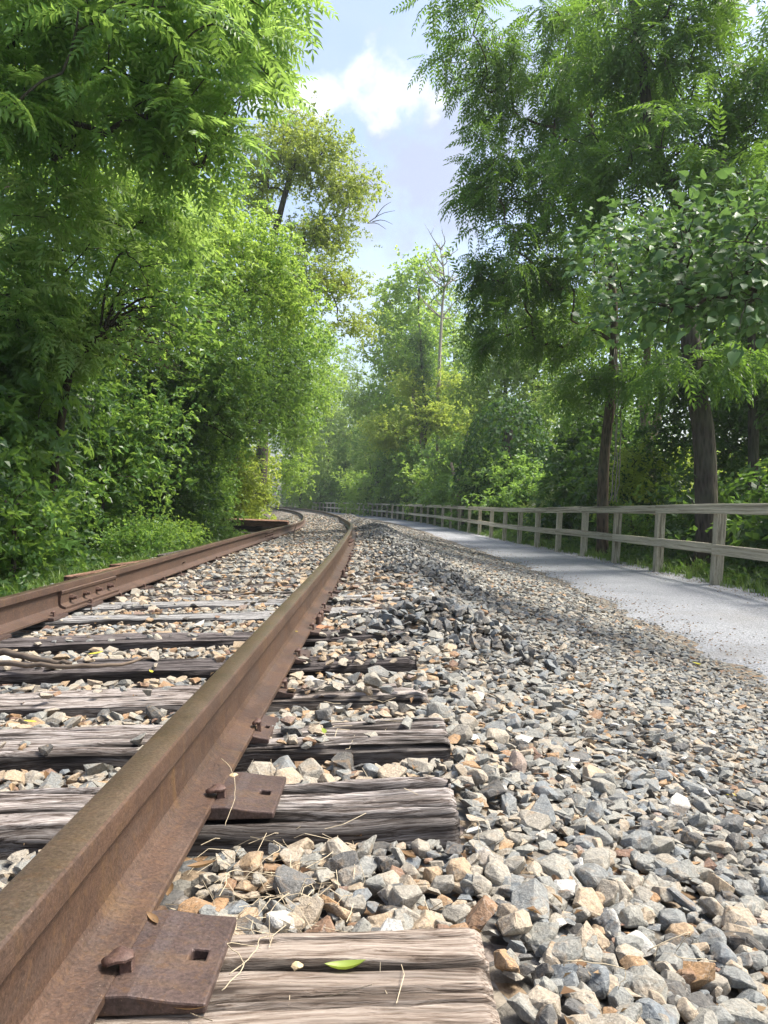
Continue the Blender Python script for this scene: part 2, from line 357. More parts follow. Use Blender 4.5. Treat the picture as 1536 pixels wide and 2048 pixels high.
def wood_mat(name, dark, mid, light, rnd=0.5):
    t = NT(name); oi = t.n('ObjectInfo'); rn = oi.outputs['Random']
    cb = t.n('CombineXYZ'); t.l(t.math('MULTIPLY', rn, 37.0), cb.inputs[0]); t.l(t.math('MULTIPLY', rn, 11.0), cb.inputs[1])
    tc = t.n('TexCoord'); ad = t.n('VectorMath', operation='ADD'); t.l(tc.outputs['Object'], ad.inputs[0]); t.l(cb.outputs[0], ad.inputs[1])
    warp = t.noise(ad.outputs[0], 3.0, 3, 0.5, 'Color'); sc_ = t.n('VectorMath', operation='MULTIPLY_ADD')
    t.l(warp, sc_.inputs[0]); sc_.inputs[1].default_value = (0.05, 0.05, 0.05); t.l(ad.outputs[0], sc_.inputs[2])
    def m(s): 
        x = t.n('Mapping'); x.inputs['Scale'].default_value = s; t.l(sc_.outputs[0], x.inputs[0]); return x.outputs[0]
    g1 = t.noise(m((2.6, 85, 85)), 1.0, 6, 0.62); g2 = t.noise(m((8, 300, 300)), 1.0, 6, 0.7); g3 = t.noise(m((1.2, 22, 22)), 1.0, 4, 0.6); blot = t.noise(m((3, 8, 8)), 1, 4, 0.6)
    f = t.math('ADD', t.math('MULTIPLY', g1, 0.4), t.math('MULTIPLY', g2, 0.6))
    col = t.ramp(f, [(0.38, dark), (0.455, mid), (0.51, tuple(0.5*(a + b) for a, b in zip(mid, light))), (0.58, light)])
    col = t.mix(t.rng(g3, 0.38, 0.50, 0.95, 0.0), col, dark)
    col = t.mix(t.rng(blot, 0.5, 0.68, 0, 0.6), col, t.mix(0.5, col, mid))
    tone = t.math('MULTIPLY_ADD', rn, rnd, 1.0 - rnd*0.62)
    cc = t.n('CombineColor'); [t.l(tone, cc.inputs[i]) for i in range(3)]
    col = t.mix(1.0, col, cc.outputs[0], 'MULTIPLY')
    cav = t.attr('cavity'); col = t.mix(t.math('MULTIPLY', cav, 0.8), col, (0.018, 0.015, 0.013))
    h = t.math('ADD', t.math('ADD', g1, t.math('MULTIPLY', g2, 0.5)), t.math('MULTIPLY', g3, 1.2))
    return t.done(t.bsdf(col, 0.9, 0, 0.15, t.bump(h, 1.0, 0.009)))
M['tie'] = wood_mat('weathered_tie_wood', (0.016, 0.013, 0.011), (0.14, 0.112, 0.096), (0.43, 0.39, 0.36), 0.4)
M['tie1'] = wood_mat('pinkish_tie_wood', (0.03, 0.021, 0.016), (0.22, 0.168, 0.13), (0.44, 0.375, 0.315), 0.0)
M['tiedark'] = wood_mat('creosoted_tie_wood', (0.014, 0.012, 0.012), (0.06, 0.05, 0.047), (0.17, 0.15, 0.145), 0.3)
M['tiegrey'] = wood_mat('silvered_tie_wood', (0.03, 0.027, 0.025), (0.17, 0.162, 0.155), (0.40, 0.39, 0.375), 0.1)
M['fence'] = wood_mat('weathered_fence_wood', (0.20, 0.175, 0.12), (0.46, 0.41, 0.30), (0.64, 0.58, 0.45), 0.3)
M['rotten'] = wood_mat('rotten_red_wood', (0.03, 0.015, 0.01), (0.16, 0.08, 0.05), (0.30, 0.2, 0.15), 0.4)

def rust(name, c0, c1, c2, rough, metal, streak_dapple=0.5):
    t = NT(name); v = t.coord('Object'); vs = t.coord('Object', (1, 0.15, 1)); vz = t.coord('Object', (0.3, 9, 0.7))
    a = t.noise(v, 5, 5, 0.6); b = t.noise(v, 190, 4, 0.65); s1 = t.noise(vs, 30, 4, 0.6); s2 = t.noise(vz, 3.2, 4, 0.6)
    col = t.mix(t.rng(a, 0.35, 0.65), c0, c1); col = t.mix(t.rng(s1, 0.45, 0.68, 0, streak_dapple), col, c2)
    col = t.mix(t.math('MULTIPLY', t.rng(s2, 0.5, 0.7, 0, streak_dapple*0.8), t.rng(t.noise(v, 11, 4, 0.6), 0.42, 0.62)), col, (0.20, 0.115, 0.04)); col = t.mix(t.rng(t.noise(v, 1.6, 5, 0.65), 0.45, 0.7, 0, 0.5), col, t.mix(0.6, col, (0.03, 0.022, 0.018)))  # ochre and dark patches: dappled sun and tree shade put into the rust colour
    col = t.mix(1.0, col, t.ramp(b, [(0.3, (0.6, 0.6, 0.6)), (0.7, (1.35, 1.35, 1.35))]), 'MULTIPLY')
    pit = t.noise(v, 55, 6, 0.7); col = t.mix(t.rng(pit, 0.54, 0.66, 0, 0.6), col, (0.13, 0.074, 0.04)); col = t.mix(t.rng(pit, 0.30, 0.42, 0.55, 0), col, (0.035, 0.024, 0.02)); dust = t.noise(v, 420, 2, 0.5); col = t.mix(t.rng(dust, 0.70, 0.74, 0, 0.5), col, (0.30, 0.24, 0.18))
    b = t.math('ADD', b, pit)
    return t.done(t.bsdf(col, t.rng(a, 0.3, 0.7, rough - 0.08, rough + 0.08), metal, 0.4, t.bump(t.math('ADD', b, a), 0.5, 0.002)))
M['rust'] = rust('rail_rust', (0.060, 0.036, 0.026), (0.098, 0.056, 0.036), (0.088, 0.066, 0.056), 0.5, 0.2, 0.45)
M['railtop'] = rust('rail_running_surface', (0.115, 0.078, 0.05), (0.15, 0.105, 0.068), (0.10, 0.082, 0.06), 0.4, 0.5, 0.4)
M['plate'] = rust('plate_rust', (0.072, 0.048, 0.042), (0.10, 0.066, 0.055), (0.115, 0.10, 0.10), 0.48, 0.25, 0.35)
M['spike'] = rust('spike_rust', (0.085, 0.05, 0.042), (0.12, 0.07, 0.055), (0.15, 0.09, 0.06), 0.65, 0.15, 0.2)
M['railred'] = rust('rail_red_rust', (0.072, 0.043, 0.032), (0.098, 0.059, 0.042), (0.056, 0.044, 0.037), 0.62, 0.12, 0.35)
M['chip'] = rust('flaking_rust', (0.32, 0.14, 0.07), (0.40, 0.2, 0.11), (0.25, 0.12, 0.07), 0.85, 0.0, 0.3)
def plain(name, c, rough=0.7):
    t = NT(name); a = t.noise(t.coord('Object'), 40, 4); 
    return t.done(t.bsdf(t.mix(a, tuple(x*0.65 for x in c), tuple(min(1, x*1.3) for x in c)), rough, 0, 0.25))
M['straw'] = plain('dry_straw', (0.42, 0.35, 0.24)); M['stick'] = plain('stick_bark', (0.13, 0.10, 0.075), 0.9); M['bud'] = plain('dry_seed', (0.55, 0.42, 0.24))

# ------------------------------------------------------------------ ground, ballast bed, path
def axis(a, b, fine0, fine1, step, ratio=1.35):
    v = list(np.arange(fine0, fine1 + 1e-6, step)); s = step
    lo = [fine0]; 
    while lo[-1] > a: s *= ratio; lo.append(lo[-1] - s)
    hi = [v[-1]]; s = step
    while hi[-1] < b: s *= ratio; hi.append(hi[-1] + s)
    return np.array(sorted(set(lo[1:] + v + hi[1:])))
def sheet(name, xs, ys, zf, mat, kind):
    X, Y = np.meshgrid(xs, ys); Z = zf(X, Y); V = np.stack([X, Y, Z], -1).reshape(-1, 3); n = len(xs)
    i = np.arange(len(ys) - 1)[:, None]*n; j = np.arange(n - 1)[None, :]
    F = np.stack([i + j, i + j + 1, i + n + j + 1, i + n + j], -1).reshape(-1, 4)
    return tag(mk(name, V, F, mat, smooth=True), kind=kind)
def groundz(x, y):
    onbed = (x - xc(y) > -2.6) & (x < fx(y) + 0.3) & (y > -8) & (y < 170)
    return bed(x, y, False) - np.where(onbed, 0.10, 0.0) + np.where(onbed, 0, (fbm(x*0.35, y*0.35) - 0.47)*0.18)
sheet('ground', axis(-900, 900, -16, 16, 0.4), axis(-300, 1500, -6, 60, 0.5), groundz, M['soil'], 'structure')
def strip(name, ys, lo, hi, nu, zf, mat):
    t = np.linspace(0, 1, nu); Y = np.repeat(ys[:, None], nu, 1); X = lo(ys)[:, None]*(1 - t) + hi(ys)[:, None]*t
    Z = zf(X, Y); V = np.stack([X, Y, Z], -1).reshape(-1, 3)
    i = np.arange(len(ys) - 1)[:, None]*nu; j = np.arange(nu - 1)[None, :]
    F = np.stack([i + j, i + j + 1, i + nu + j + 1, i + nu + j], -1).reshape(-1, 4)
    return mk(name, V, F, mat, smooth=True)
ysb = np.concatenate([np.arange(-6, 0.5, 0.25), np.arange(0.5, 8, 0.05), np.arange(8, 25, 0.15), np.arange(25, 171, 0.8)])
ballast = strip('ballast_bed', ysb, lambda y: xc(y) - 2.5, lambda y: pl(y) + 0.12, 64, lambda x, y: bed(x, y) - 0.012*(y < 25) + 0.0, M['bed'])
tag(ballast, kind='structure')
path = strip('path', ysb, lambda y: pl(y) - 0.22, lambda y: fx(y) + 0.24, 44, lambda x, y: bed(x, y, False) + 0.006 + 0.004*fbm(x*14, y*14) - 0.05*(1 - sstep(-.1, .16, x - pl(y) + (fbm(y*2.3, y*0 + 5) - .47)*.5)), M['path'])
tag(path, kind='structure')

# ------------------------------------------------------------------ ties, plates, spikes
TIE_Y = [-0.2, 0.40, 0.995, 1.60, 2.065, 2.60, 3.03, 3.62, 4.30, 4.85]
while TIE_Y[-1] < 94: TIE_Y.append(TIE_Y[-1] + 0.54)
TIE_Y = np.array(TIE_Y)
def heading(y): return -math.atan(max(y - 4, 0)/275.0)     # rotation about z so that local x stays across the track
def tie_mesh(name, mat, nx, ntop, seed, L=2.62, Wd=0.23, Hh=0.17, x_dense=None, cracks=9, deep=1.0, splits=(), creos=1.0):
    rs = np.random.RandomState(seed)
    nside = max(3, ntop//4)
    if x_dense: xs = np.concatenate([np.linspace(-L/2, x_dense, nx//2, endpoint=False), np.linspace(x_dense, L/2, nx)])
    else: xs = np.linspace(-L/2, L/2, nx)
    yt = np.linspace(-Wd/2, Wd/2, ntop); zs = np.linspace(-Hh, 0, nside + 1)[:-1]
    ry = np.concatenate([np.full(nside, -Wd/2), yt, np.full(nside, Wd/2)]); rz = np.concatenate([zs, np.zeros(ntop), zs[::-1]])
    nr = len(ry)
    Xg = np.repeat(xs[:, None], nr, 1); Yg = np.repeat(ry[None], len(xs), 0); Zg = np.repeat(rz[None], len(xs), 0)
    s = np.concatenate([zs - 0.0 - Wd/2, yt, (Wd/2 - zs[::-1])])[None, :]         # unrolled girth coordinate
    depth = np.zeros_like(Xg)
    for i in range(cracks):
        c = rs.uniform(-Wd/2 - 0.06, Wd/2 + 0.06); w = rs.uniform(0.0018, 0.0055)*(1.3 if deep > 1 else 1); dp = rs.uniform(0.006, 0.022)*deep
        a = rs.uniform(-L/2 - 0.6, L/2 - 0.2); b = a + rs.uniform(0.5, 1.9)
        wander = (fbm(Xg*1.7 + 40*i, Xg*0 + seed) - 0.47)*0.05
        win = sstep(a, a + 0.2, Xg)*(1 - sstep(b - 0.2, b, Xg))
        depth += dp*win*np.exp(-((s - c - wander)/w)**2)
    for (c, w, dp, a, b) in splits:
        wander = (fbm(Xg*2.1 + 90*c, Xg*0 + seed) - 0.47)*0.03; win = sstep(a, a + 0.25, Xg)*(1 - sstep(b - 0.15, b, Xg))
        depth += dp*win*np.exp(-(np.abs(s - c - wander)/(w*(.35 + .65*win)))**3)
    grain = (vnoise(s*260 + (fbm(Xg*2, s*9) - 0.5)*14 + seed, Xg*5) - 0.5)*0.0026*deep + (vnoise(s*90 + (fbm(Xg*1.5, s*5) - 0.5)*8, Xg*2.2 + seed) - 0.5)*0.006*deep
    low = (fbm(Xg*2.2 + seed, s*9) - 0.47)*0.022*deep
    er = np.minimum(np.abs(s + Wd/2), np.abs(s - Wd/2)); rounding = 0.010*np.exp(-(er/0.012)**2)*(0.5 + 1.2*fbm(Xg*4 + seed, s*3))
    ny = np.where(Yg <= -Wd/2 + 1e-6, -1, np.where(Yg >= Wd/2 - 1e-6, 1, 0.0)); nz = np.where(Zg >= -1e-6, 1.0, 0.0)
    nn = np.maximum(np.sqrt(ny**2 + nz**2), 1)
    endr = 0.012*np.exp(-((L/2 - np.abs(Xg))/0.012)**2)
    dd = -depth + grain + low - rounding - endr
    Yg = Yg + ny/nn*dd; Zg = Zg + nz/nn*dd
    Xg = Xg - np.sign(Xg)*(np.abs(Xg) > L/2 - 1e-6)*(0.02*vnoise(Yg*30 + seed, Zg*30) + depth*0.6)
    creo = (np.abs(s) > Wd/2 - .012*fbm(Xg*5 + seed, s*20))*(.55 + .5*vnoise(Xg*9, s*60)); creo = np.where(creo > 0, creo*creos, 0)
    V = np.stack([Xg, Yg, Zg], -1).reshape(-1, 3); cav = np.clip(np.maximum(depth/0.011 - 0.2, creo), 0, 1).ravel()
    k = len(xs); i = np.arange(k - 1)[:, None]*nr; j = np.arange(nr - 1)[None, :]
    F = np.stack([i + j, i + nr + j, i + nr + j + 1, i + j + 1], -1).reshape(-1, 4)
    n0 = len(V); V = np.concatenate([V, [[-L/2 + 0.01, 0, -Hh*0.55], [L/2 - 0.01, 0, -Hh*0.55]]]); cav = np.concatenate([cav, [0.2, 0.2]])
    jj = np.arange(nr - 1); e = (k - 1)*nr
    T = np.concatenate([np.stack([np.full(nr - 1, n0), jj, jj + 1], -1), np.stack([np.full(nr - 1, n0 + 1), e + jj + 1, e + jj], -1)])
    return mesh_from(name, V, [F, T], mat, smooth=True, attrs={'cavity': cav}, sharp=R(50))
def plate_mesh():        # local: x outwards from the rail centre, y along the rail; from under the flange outward, with holes and a raised shoulder
    mb = MB(); b = 0.0985
    xs = [-0.175, 0.080, 0.098, 0.150, 0.172, 0.193]; ys = [-b, -0.012, 0.012, b]
    solid = lambda i, j: not (i == 3 and j == 1)
    hole2 = lambda i, j: (i == 1 and j == 2)
    zt = lambda x: 0.018 if x < 0.07 else (0.026 if x < 0.1 else 0.022 - (x - 0.1)*0.10)
    bm = bmesh.new()
    grid = {}
    for i, x in enumerate(xs):
        for j, y in enumerate(ys): grid[i, j] = (bm.verts.new((x, y, zt(x))), bm.verts.new((x, y, 0.0)))
    for i in range(len(xs) - 1):
        for j in range(3):
            if not solid(i, j): continue
            q = [(i, j), (i + 1, j), (i + 1, j + 1), (i, j + 1)]
            bm.faces.new([grid[c][0] for c in q]); bm.faces.new([grid[c][1] for c in reversed(q)])
    bm.verts.ensure_lookup_table(); bm.normal_update()
    edges = [e for e in bm.edges if e.is_boundary]
    # close the rim between top and bottom
    tops = {grid[k][0]: grid[k][1] for k in grid}
    for e in edges:
        a, c = e.verts
        if a in tops and c in tops:
            try: bm.faces.new([a, c, tops[c], tops[a]])
            except ValueError: pass
    bmesh.ops.recalc_face_normals(bm, faces=bm.faces[:])
    be = [e for e in bm.edges if len(e.link_faces) == 2 and e.calc_face_angle() > 0.9]
    bmesh.ops.bevel(bm, geom=be, offset=0.003, segments=2, affect='EDGES', profile=0.5)
    me = bpy.data.meshes.new('tie_plate'); bm.to_mesh(me); bm.free(); me.materials.append(M['plate']); return me
def spike_mesh():
    mb = MB(); V, F = rbox(-0.0085, 0.0085, -0.0085, 0.0085, -0.03, 0.026, 0.0015); mb.add(V, F)
    bm = bmesh.new(); bmesh.ops.create_uvsphere(bm, u_segments=12, v_segments=7, radius=1)
    for v in bm.verts:
        x, y, z = v.co
        w_ = 1 + .16*math.sin(5*x + 3*y) + .1*math.cos(7*y - 2*x); v.co = (x*0.021*w_ - 0.009, y*0.0165*w_, (z*0.0065 if z > 0 else z*0.007) + 0.0265 - 0.10*max(0, -x)*0.06 + .0012*math.sin(6*x + 4*y))
    bmesh.ops.triangulate(bm, faces=bm.faces[:])
    mb.add(np.array([v.co[:] for v in bm.verts]), np.array([[v.index for v in f.verts] for f in bm.faces])); bm.free()
    return mb.mesh('spike', M['spike'], smooth=True, sharp=R(40))
PLATE = plate_mesh(); SPIKE = spike_mesh()
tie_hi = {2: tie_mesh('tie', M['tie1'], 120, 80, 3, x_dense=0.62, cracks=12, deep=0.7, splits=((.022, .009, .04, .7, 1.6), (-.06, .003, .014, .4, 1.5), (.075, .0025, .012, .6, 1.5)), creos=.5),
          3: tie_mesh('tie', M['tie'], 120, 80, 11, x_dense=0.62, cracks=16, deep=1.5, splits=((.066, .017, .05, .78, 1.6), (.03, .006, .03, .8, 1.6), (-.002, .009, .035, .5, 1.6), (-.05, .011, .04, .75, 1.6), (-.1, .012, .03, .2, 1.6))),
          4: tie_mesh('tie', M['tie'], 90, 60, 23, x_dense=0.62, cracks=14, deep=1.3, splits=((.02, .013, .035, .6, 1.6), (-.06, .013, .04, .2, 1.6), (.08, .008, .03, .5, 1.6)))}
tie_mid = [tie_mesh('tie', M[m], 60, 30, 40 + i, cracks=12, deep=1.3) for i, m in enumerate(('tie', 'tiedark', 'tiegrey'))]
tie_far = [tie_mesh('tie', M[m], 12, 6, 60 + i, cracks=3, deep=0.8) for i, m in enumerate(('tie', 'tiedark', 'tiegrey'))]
ORD = 'zeroth first second third fourth fifth sixth seventh eighth ninth tenth eleventh twelfth thirteenth fourteenth fifteenth sixteenth seventeenth eighteenth nineteenth twentieth'.split()
TIE_LAB = {2: ('pinkish weathered tie with a big rusty plate, first tie from the camera', ), 3: ('deeply split grey tie with a short rusty plate, second from the camera',),
           4: ('dark-sided weathered tie, third from the camera',), 5: ('low grey-topped tie, fourth from the camera',), 6: ('dark tie under the fallen stick, fifth from the camera',),
           7: ('black creosoted tie, sixth from the camera',), 8: ('pale silvered tie, seventh from the camera',)}
rt = random.Random(5); TIE_TOP = []
for k, y in enumerate(TIE_Y):
    hd = heading(y); x0 = float(xc(y)) + rt.uniform(-0.025, 0.025) + 0.0
    dz = rt.uniform(-0.012, 0.006) - (0.012 if y > 5 else 0)
    if k in (2, 3, 4): dz = 0.0
    if k in tie_hi: me = tie_hi[k]
    elif k == 5: me = tie_mid[0]
    elif k in (6, 7): me = tie_mid[1]
    elif k == 8: me = tie_mid[2]
    else: me = (tie_mid if y < 14 else tie_far)[rt.choice((0, 0, 1, 1, 2))]
    if k == 2: x0 += 0.012
    if k == 4: x0 += 0.04
    if k == 5: x0 -= 0.01; dz -= 0.012
    TIE_TOP.append(dz)
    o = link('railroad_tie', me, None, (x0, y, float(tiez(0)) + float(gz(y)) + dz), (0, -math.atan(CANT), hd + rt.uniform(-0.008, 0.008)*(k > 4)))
    o['category'] = 'railroad tie'; o['group'] = 'wooden ties under the rails'
    if k in TIE_LAB: o['label'] = TIE_LAB[k][0]
    elif k < 2: o['label'] = 'weathered tie under the camera'
    elif k - 1 <= 20: o['label'] = 'weathered wooden tie half buried in stones, %s from the camera' % ORD[k - 1]
    elif y < 30: o['label'] = 'half-buried weathered tie before the track starts to curve'
    else: o['label'] = 'thin dark tie far along the curving track'
    if y < 20 and k >= 2:
        for s in (1, -1):
            p = link('tie_plate', PLATE, o, (s*0.75 - (x0 - float(xc(y))), 0.025 if k == 2 else (-0.008 if k == 3 else 0), 0.001), (0, 0, 0 if s == 1 else math.pi))
            if k > 3: p.scale = (.58, 1, 1)
            if y < 9:
                link('spike', SPIKE, p, (0.0805/p.scale[0], -0.045, 0.018), (0, 0, 0.12))
                if k != 2: link('spike', SPIKE, p, (-0.0785/p.scale[0], 0.04, 0.018), (0, 0, math.pi))

# ------------------------------------------------------------------ rails
half = [(.070, 0), (.070, .010), (.067, .0125), (.034, .0195), (.018, .027), (.0105, .038), (.0082, .055), (.0080, .085), (.0092, .108), (.014, .118), (.027, .1245),
        (.0292, .128), (.0302, .157), (.0292, .1615), (.0262, .1648), (.021, .1662), (.012, .1675), (0, .168)]
prof = np.array(half + [(-a, b) for a, b in half[-2::-1]])
def rail_path(u, ys):
    return np.stack([xc(ys) + u, ys, tiez(u) + 0.018 + gz(ys)], -1)
def rail(name, u, mat, label, y0=-4, y1=125):
    ys = np.concatenate([np.arange(y0, 12, 0.25), np.arange(12, 40, 0.6), np.arange(40, y1, 1.5)])
    P = rail_path(u, ys); base = P[0].copy(); base[1] = 0
    n = len(prof); hd = np.array([heading(y) for y in ys])
    co, si = np.cos(hd), np.sin(hd); ca = math.atan(CANT)
    px = prof[None, :, 0]*math.cos(ca) - prof[None, :, 1]*math.sin(ca); pz = prof[None, :, 0]*math.sin(ca) + prof[None, :, 1]*math.cos(ca)
    wob = 0
    V = np.stack([P[:, None, 0] + px*co[:, None], P[:, None, 1] + px*si[:, None], P[:, None, 2] + pz + wob], -1)
    V = V.reshape(-1, 3)
    i = np.arange(len(ys) - 1)[:, None]*n; j = np.arange(n)[None, :]; j2 = (j + 1) % n
    F = np.stack([i + j, i + j2, i + n + j2, i + n + j], -1)
    mid = np.zeros((len(ys) - 1, n), int); mid[:, 14:20] = 1
    o = mk(name, V, [F.reshape(-1, 4)], [mat, M['railtop']], smooth=True, sharp=R(20), midx=mid.ravel())
    return tag(o, label, 'rail', 'rails of the track')
rr = rail('rail', 0.75, M['rust'], 'rusty brown steel rail running past the camera and curving away')
lr = rail('rail', -0.75, M['railred'], 'reddish rusty rail with a bolted joint along the hedge')
def along(u, y, lx=0, lz=0):
    return np.array((float(xc(y)) + u + lx, y, float(tiez(u)) + 0.018 + float(gz(y)) + lz))
# joint bars on the hedge-side rail
def joint(parent, u, y, side, L=0.9, nb=4):
    mb = MB(); pts = [(0.0085, 0.033), (0.030, 0.022), (0.052, 0.019), (0.054, 0.030), (0.030, 0.040), (0.0235, 0.050), (0.0235, 0.098), (0.030, 0.106), (0.034, 0.122), (0.026, 0.1275), (0.0095, 0.117)]
    pr = np.array(pts)*np.array((side, 1)); n = len(pr)
    V = np.array([[p[0], s*L/2, p[1]] for s in (-1, 1) for p in pr])
    q = np.array([[j, (j + 1) % n, n + (j + 1) % n, n + j] for j in range(n)])
    F3 = [[0, j, j + 1] for j in range(1, n - 1)] + [[n, n + j + 1, n + j] for j in range(1, n - 1)]
    mb.add(V, [q, np.array(F3)])
    o = mb.build('joint_bar', M['plate'] if side < 0 else M['railred'], parent, smooth=False); o.location = tuple(along(u, y)); o.rotation_euler = (0, 0, heading(y))
    for i in range(nb):
        yy = (i - (nb - 1)/2)*L/(nb + 0.3)
        V, F = tube([(side*0.022, yy, 0.073), (side*0.046, yy, 0.073)], 0.017, 6); m2 = MB(); m2.add(V, F)
        V, F = tube([(side*0.046, yy, 0.073), (side*0.066, yy, 0.073)], 0.011, 8); m2.add(V, F)
        m2.build('bolt', M['spike'], o)
    return o
joint(lr, -0.75, 4.93, 1); joint(lr, -0.75, 4.93, -1); joint(lr, -0.75, 13.6, 1, nb=4); joint(rr, 0.75, 10.2, 1, 0.7)
# rail anchors gripping the flange
def anchor(y, s=1):
    mb = MB(); V, F = rbox(0.045, 0.083, -0.014, 0.014, -0.012, 0.020, 0.004); mb.add(V, F); V, F = rbox(0.070, 0.092, -0.03, 0.030, -0.022, 0.034, 0.006); mb.add(V, F)
    o = mb.build('rail_anchor', M['tiedark'], rr, attrs=None) if False else mb.build('rail_anchor', M['spike'], rr); o.location = tuple(along(0.75, y)); o.rotation_euler = (0, 0, heading(y))
anchor(3.86); anchor(4.0); anchor(6.4); anchor(8.1)

# ------------------------------------------------------------------ ballast stones
def hull(n, rs, flat=1.0):
    p = rs.normal(size=(n, 3)); p /= np.linalg.norm(p, axis=1)[:, None]; p *= (rs.uniform(0.78, 1.0, n)[:, None])
    p = np.sign(p)*np.abs(p)**0.72
    p *= np.array((0.5, rs.uniform(0.33, 0.47), rs.uniform(0.15, 0.28)*flat)); 
    bm = bmesh.new()
    for q in p: bm.verts.new(q)
    bmesh.ops.convex_hull(bm, input=bm.verts[:]); 
    for v in [v for v in bm.verts if not v.link_faces]: bm.verts.remove(v)
    return bm
def bm_arrays(bm):
    bmesh.ops.triangulate(bm, faces=bm.faces[:]); bm.verts.index_update()
    V = np.array([v.co[:] for v in bm.verts]); F = np.array([[v.index for v in f.verts] for f in bm.faces]); bm.free(); return V, F
rs = np.random.RandomState(21)
def fine_stone():
    bm = hull(rs.randint(17, 26), rs, 1.12)
    bmesh.ops.dissolve_limit(bm, angle_limit=R(16), verts=bm.verts[:], edges=bm.edges[:])
    bmesh.ops.bevel(bm, geom=bm.edges[:], offset=0.022, segments=1, affect='EDGES', profile=0.6)
    for v in bm.verts: v.co += Vector(rs.normal(size=3)*0.006)
    return bm_arrays(bm)
P_FINE = [fine_stone() for _ in range(36)]
P_NEAR = [bm_arrays(hull(rs.randint(11, 15), rs)) for _ in range(40)]
P_MID = [bm_arrays(hull(9, rs)) for _ in range(24)]
P_FAR = [bm_arrays(hull(7, rs)) for _ in range(16)]
def rotm(az, tx, ty):
    ca, sa = np.cos(az), np.sin(az); n = len(az)
    A = np.zeros((n, 3, 3)); A[:, 0, 0] = ca; A[:, 0, 1] = -sa; A[:, 1, 0] = sa; A[:, 1, 1] = ca; A[:, 2, 2] = 1
    B = np.zeros((n, 3, 3)); B[:, 0, 0] = 1; B[:, 1, 1] = np.cos(tx); B[:, 1, 2] = -np.sin(tx); B[:, 2, 1] = np.sin(tx); B[:, 2, 2] = np.cos(tx)
    D = np.zeros((n, 3, 3)); D[:, 1, 1] = 1; D[:, 0, 0] = np.cos(ty); D[:, 0, 2] = np.sin(ty); D[:, 2, 0] = -np.sin(ty); D[:, 2, 2] = np.cos(ty)
    return A @ B @ D
def scatter(y0, y1, cell, smin, smax, dark=False, keep=1.0):
    ys = np.arange(y0, y1, cell); xs = np.arange(-14, 4.2, cell)
    X, Y = np.meshgrid(xs, ys); X = X.ravel() + rs.uniform(-.5, .5, X.size)*cell; Y = Y.ravel() + rs.uniform(-.5, .5, Y.size)*cell
    ok = (X > xc(Y) - 2.35) & (X < pl(Y) + 0.45) & (np.abs(X) < 0.62*Y + 1.0) & (rs.rand(X.size) < keep)
    edge = np.clip((pl(Y) + .34 + (fbm(Y*2.3, Y*0 + 5) - .47)*-.5 - X)/0.6, 0, 1); ok &= rs.rand(X.size) < 0.03 + 0.97*edge**1.4
    edge = np.clip((X - xc(Y) + 2.35)/0.6, 0, 1); ok &= rs.rand(X.size) < 0.2 + 0.8*edge
    X, Y = X[ok], Y[ok]; u = X - xc(Y)
    S = smin + (smax - smin)*rs.rand(len(X))**1.6
    S = S*np.where(X > pl(Y) - .25, .55, 1.0)*np.where(u > 1.9, .85, 1.0)
    for uu in (0.75, -0.75):
        rail_ = np.abs(u - uu) < 0.075 + S*0.36; X, Y, u, S = X[~rail_], Y[~rail_], u[~rail_], S[~rail_]
    i = np.clip(np.searchsorted(TIE_Y, Y), 1, len(TIE_Y) - 1); i = np.where(np.abs(TIE_Y[i] - Y) < np.abs(TIE_Y[i - 1] - Y), i, i - 1)
    dy = np.abs(TIE_Y[i] - Y); ont = (np.abs(u) < 1.32 + S*0.25) & (dy < 0.115 + S*0.36)
    pk = np.where(Y < 1.9, 0.0, np.where(Y < 5, 0.07, 0.26)); pk = np.where((u > 0.8) & (Y > 2.3), 0.42, pk); pk = np.where((u > 0.8) & (u < 1.0) & (Y > 1.9), 0.6, pk)
    heap = sum(np.exp(-((X - h[0])/h[2])**2*1.6 - ((Y - h[1])/h[3])**2*1.6) for h in HEAPS)
    keepm = ~ont | (rs.rand(len(X)) < pk) | (ont & (heap > 0.35) & (Y > 3.2))
    ont = ont & keepm
    X, Y, u, S, ont, heap = X[keepm], Y[keepm], u[keepm], S[keepm], ont[keepm], heap[keepm]
    Z = bed(X, Y) + S*0.10
    Z = np.where(ont, np.maximum(Z, tiez(u) + gz(Y) + S*0.10), Z)
    n = len(X)
    t = np.clip(rs.normal(0.37, 0.16, n), 0.04, 0.9)
    warm = (rs.rand(n) < np.where(np.abs(u) < 1.28, np.where(Y < 6, 0.62, 0.45), np.where(np.abs(u) < 1.65, .28, .07))); t = np.where(warm, np.clip(rs.normal(0.68, 0.13, n), 0.2, 0.93), t)
    t = np.where(rs.rand(n) < 0.022, 1.0, t); t = np.where(rs.rand(n) < 0.035, rs.uniform(0.84, 0.95, n), t)
    dk = rs.rand(n) < np.clip(heap*0.9, 0, 0.62); t = np.where(dk, rs.uniform(0.0, 0.17, n), t)
    t = np.where(rs.rand(n) < 0.08, rs.uniform(0.0, 0.1, n), t)
    return X, Y, Z, S, t
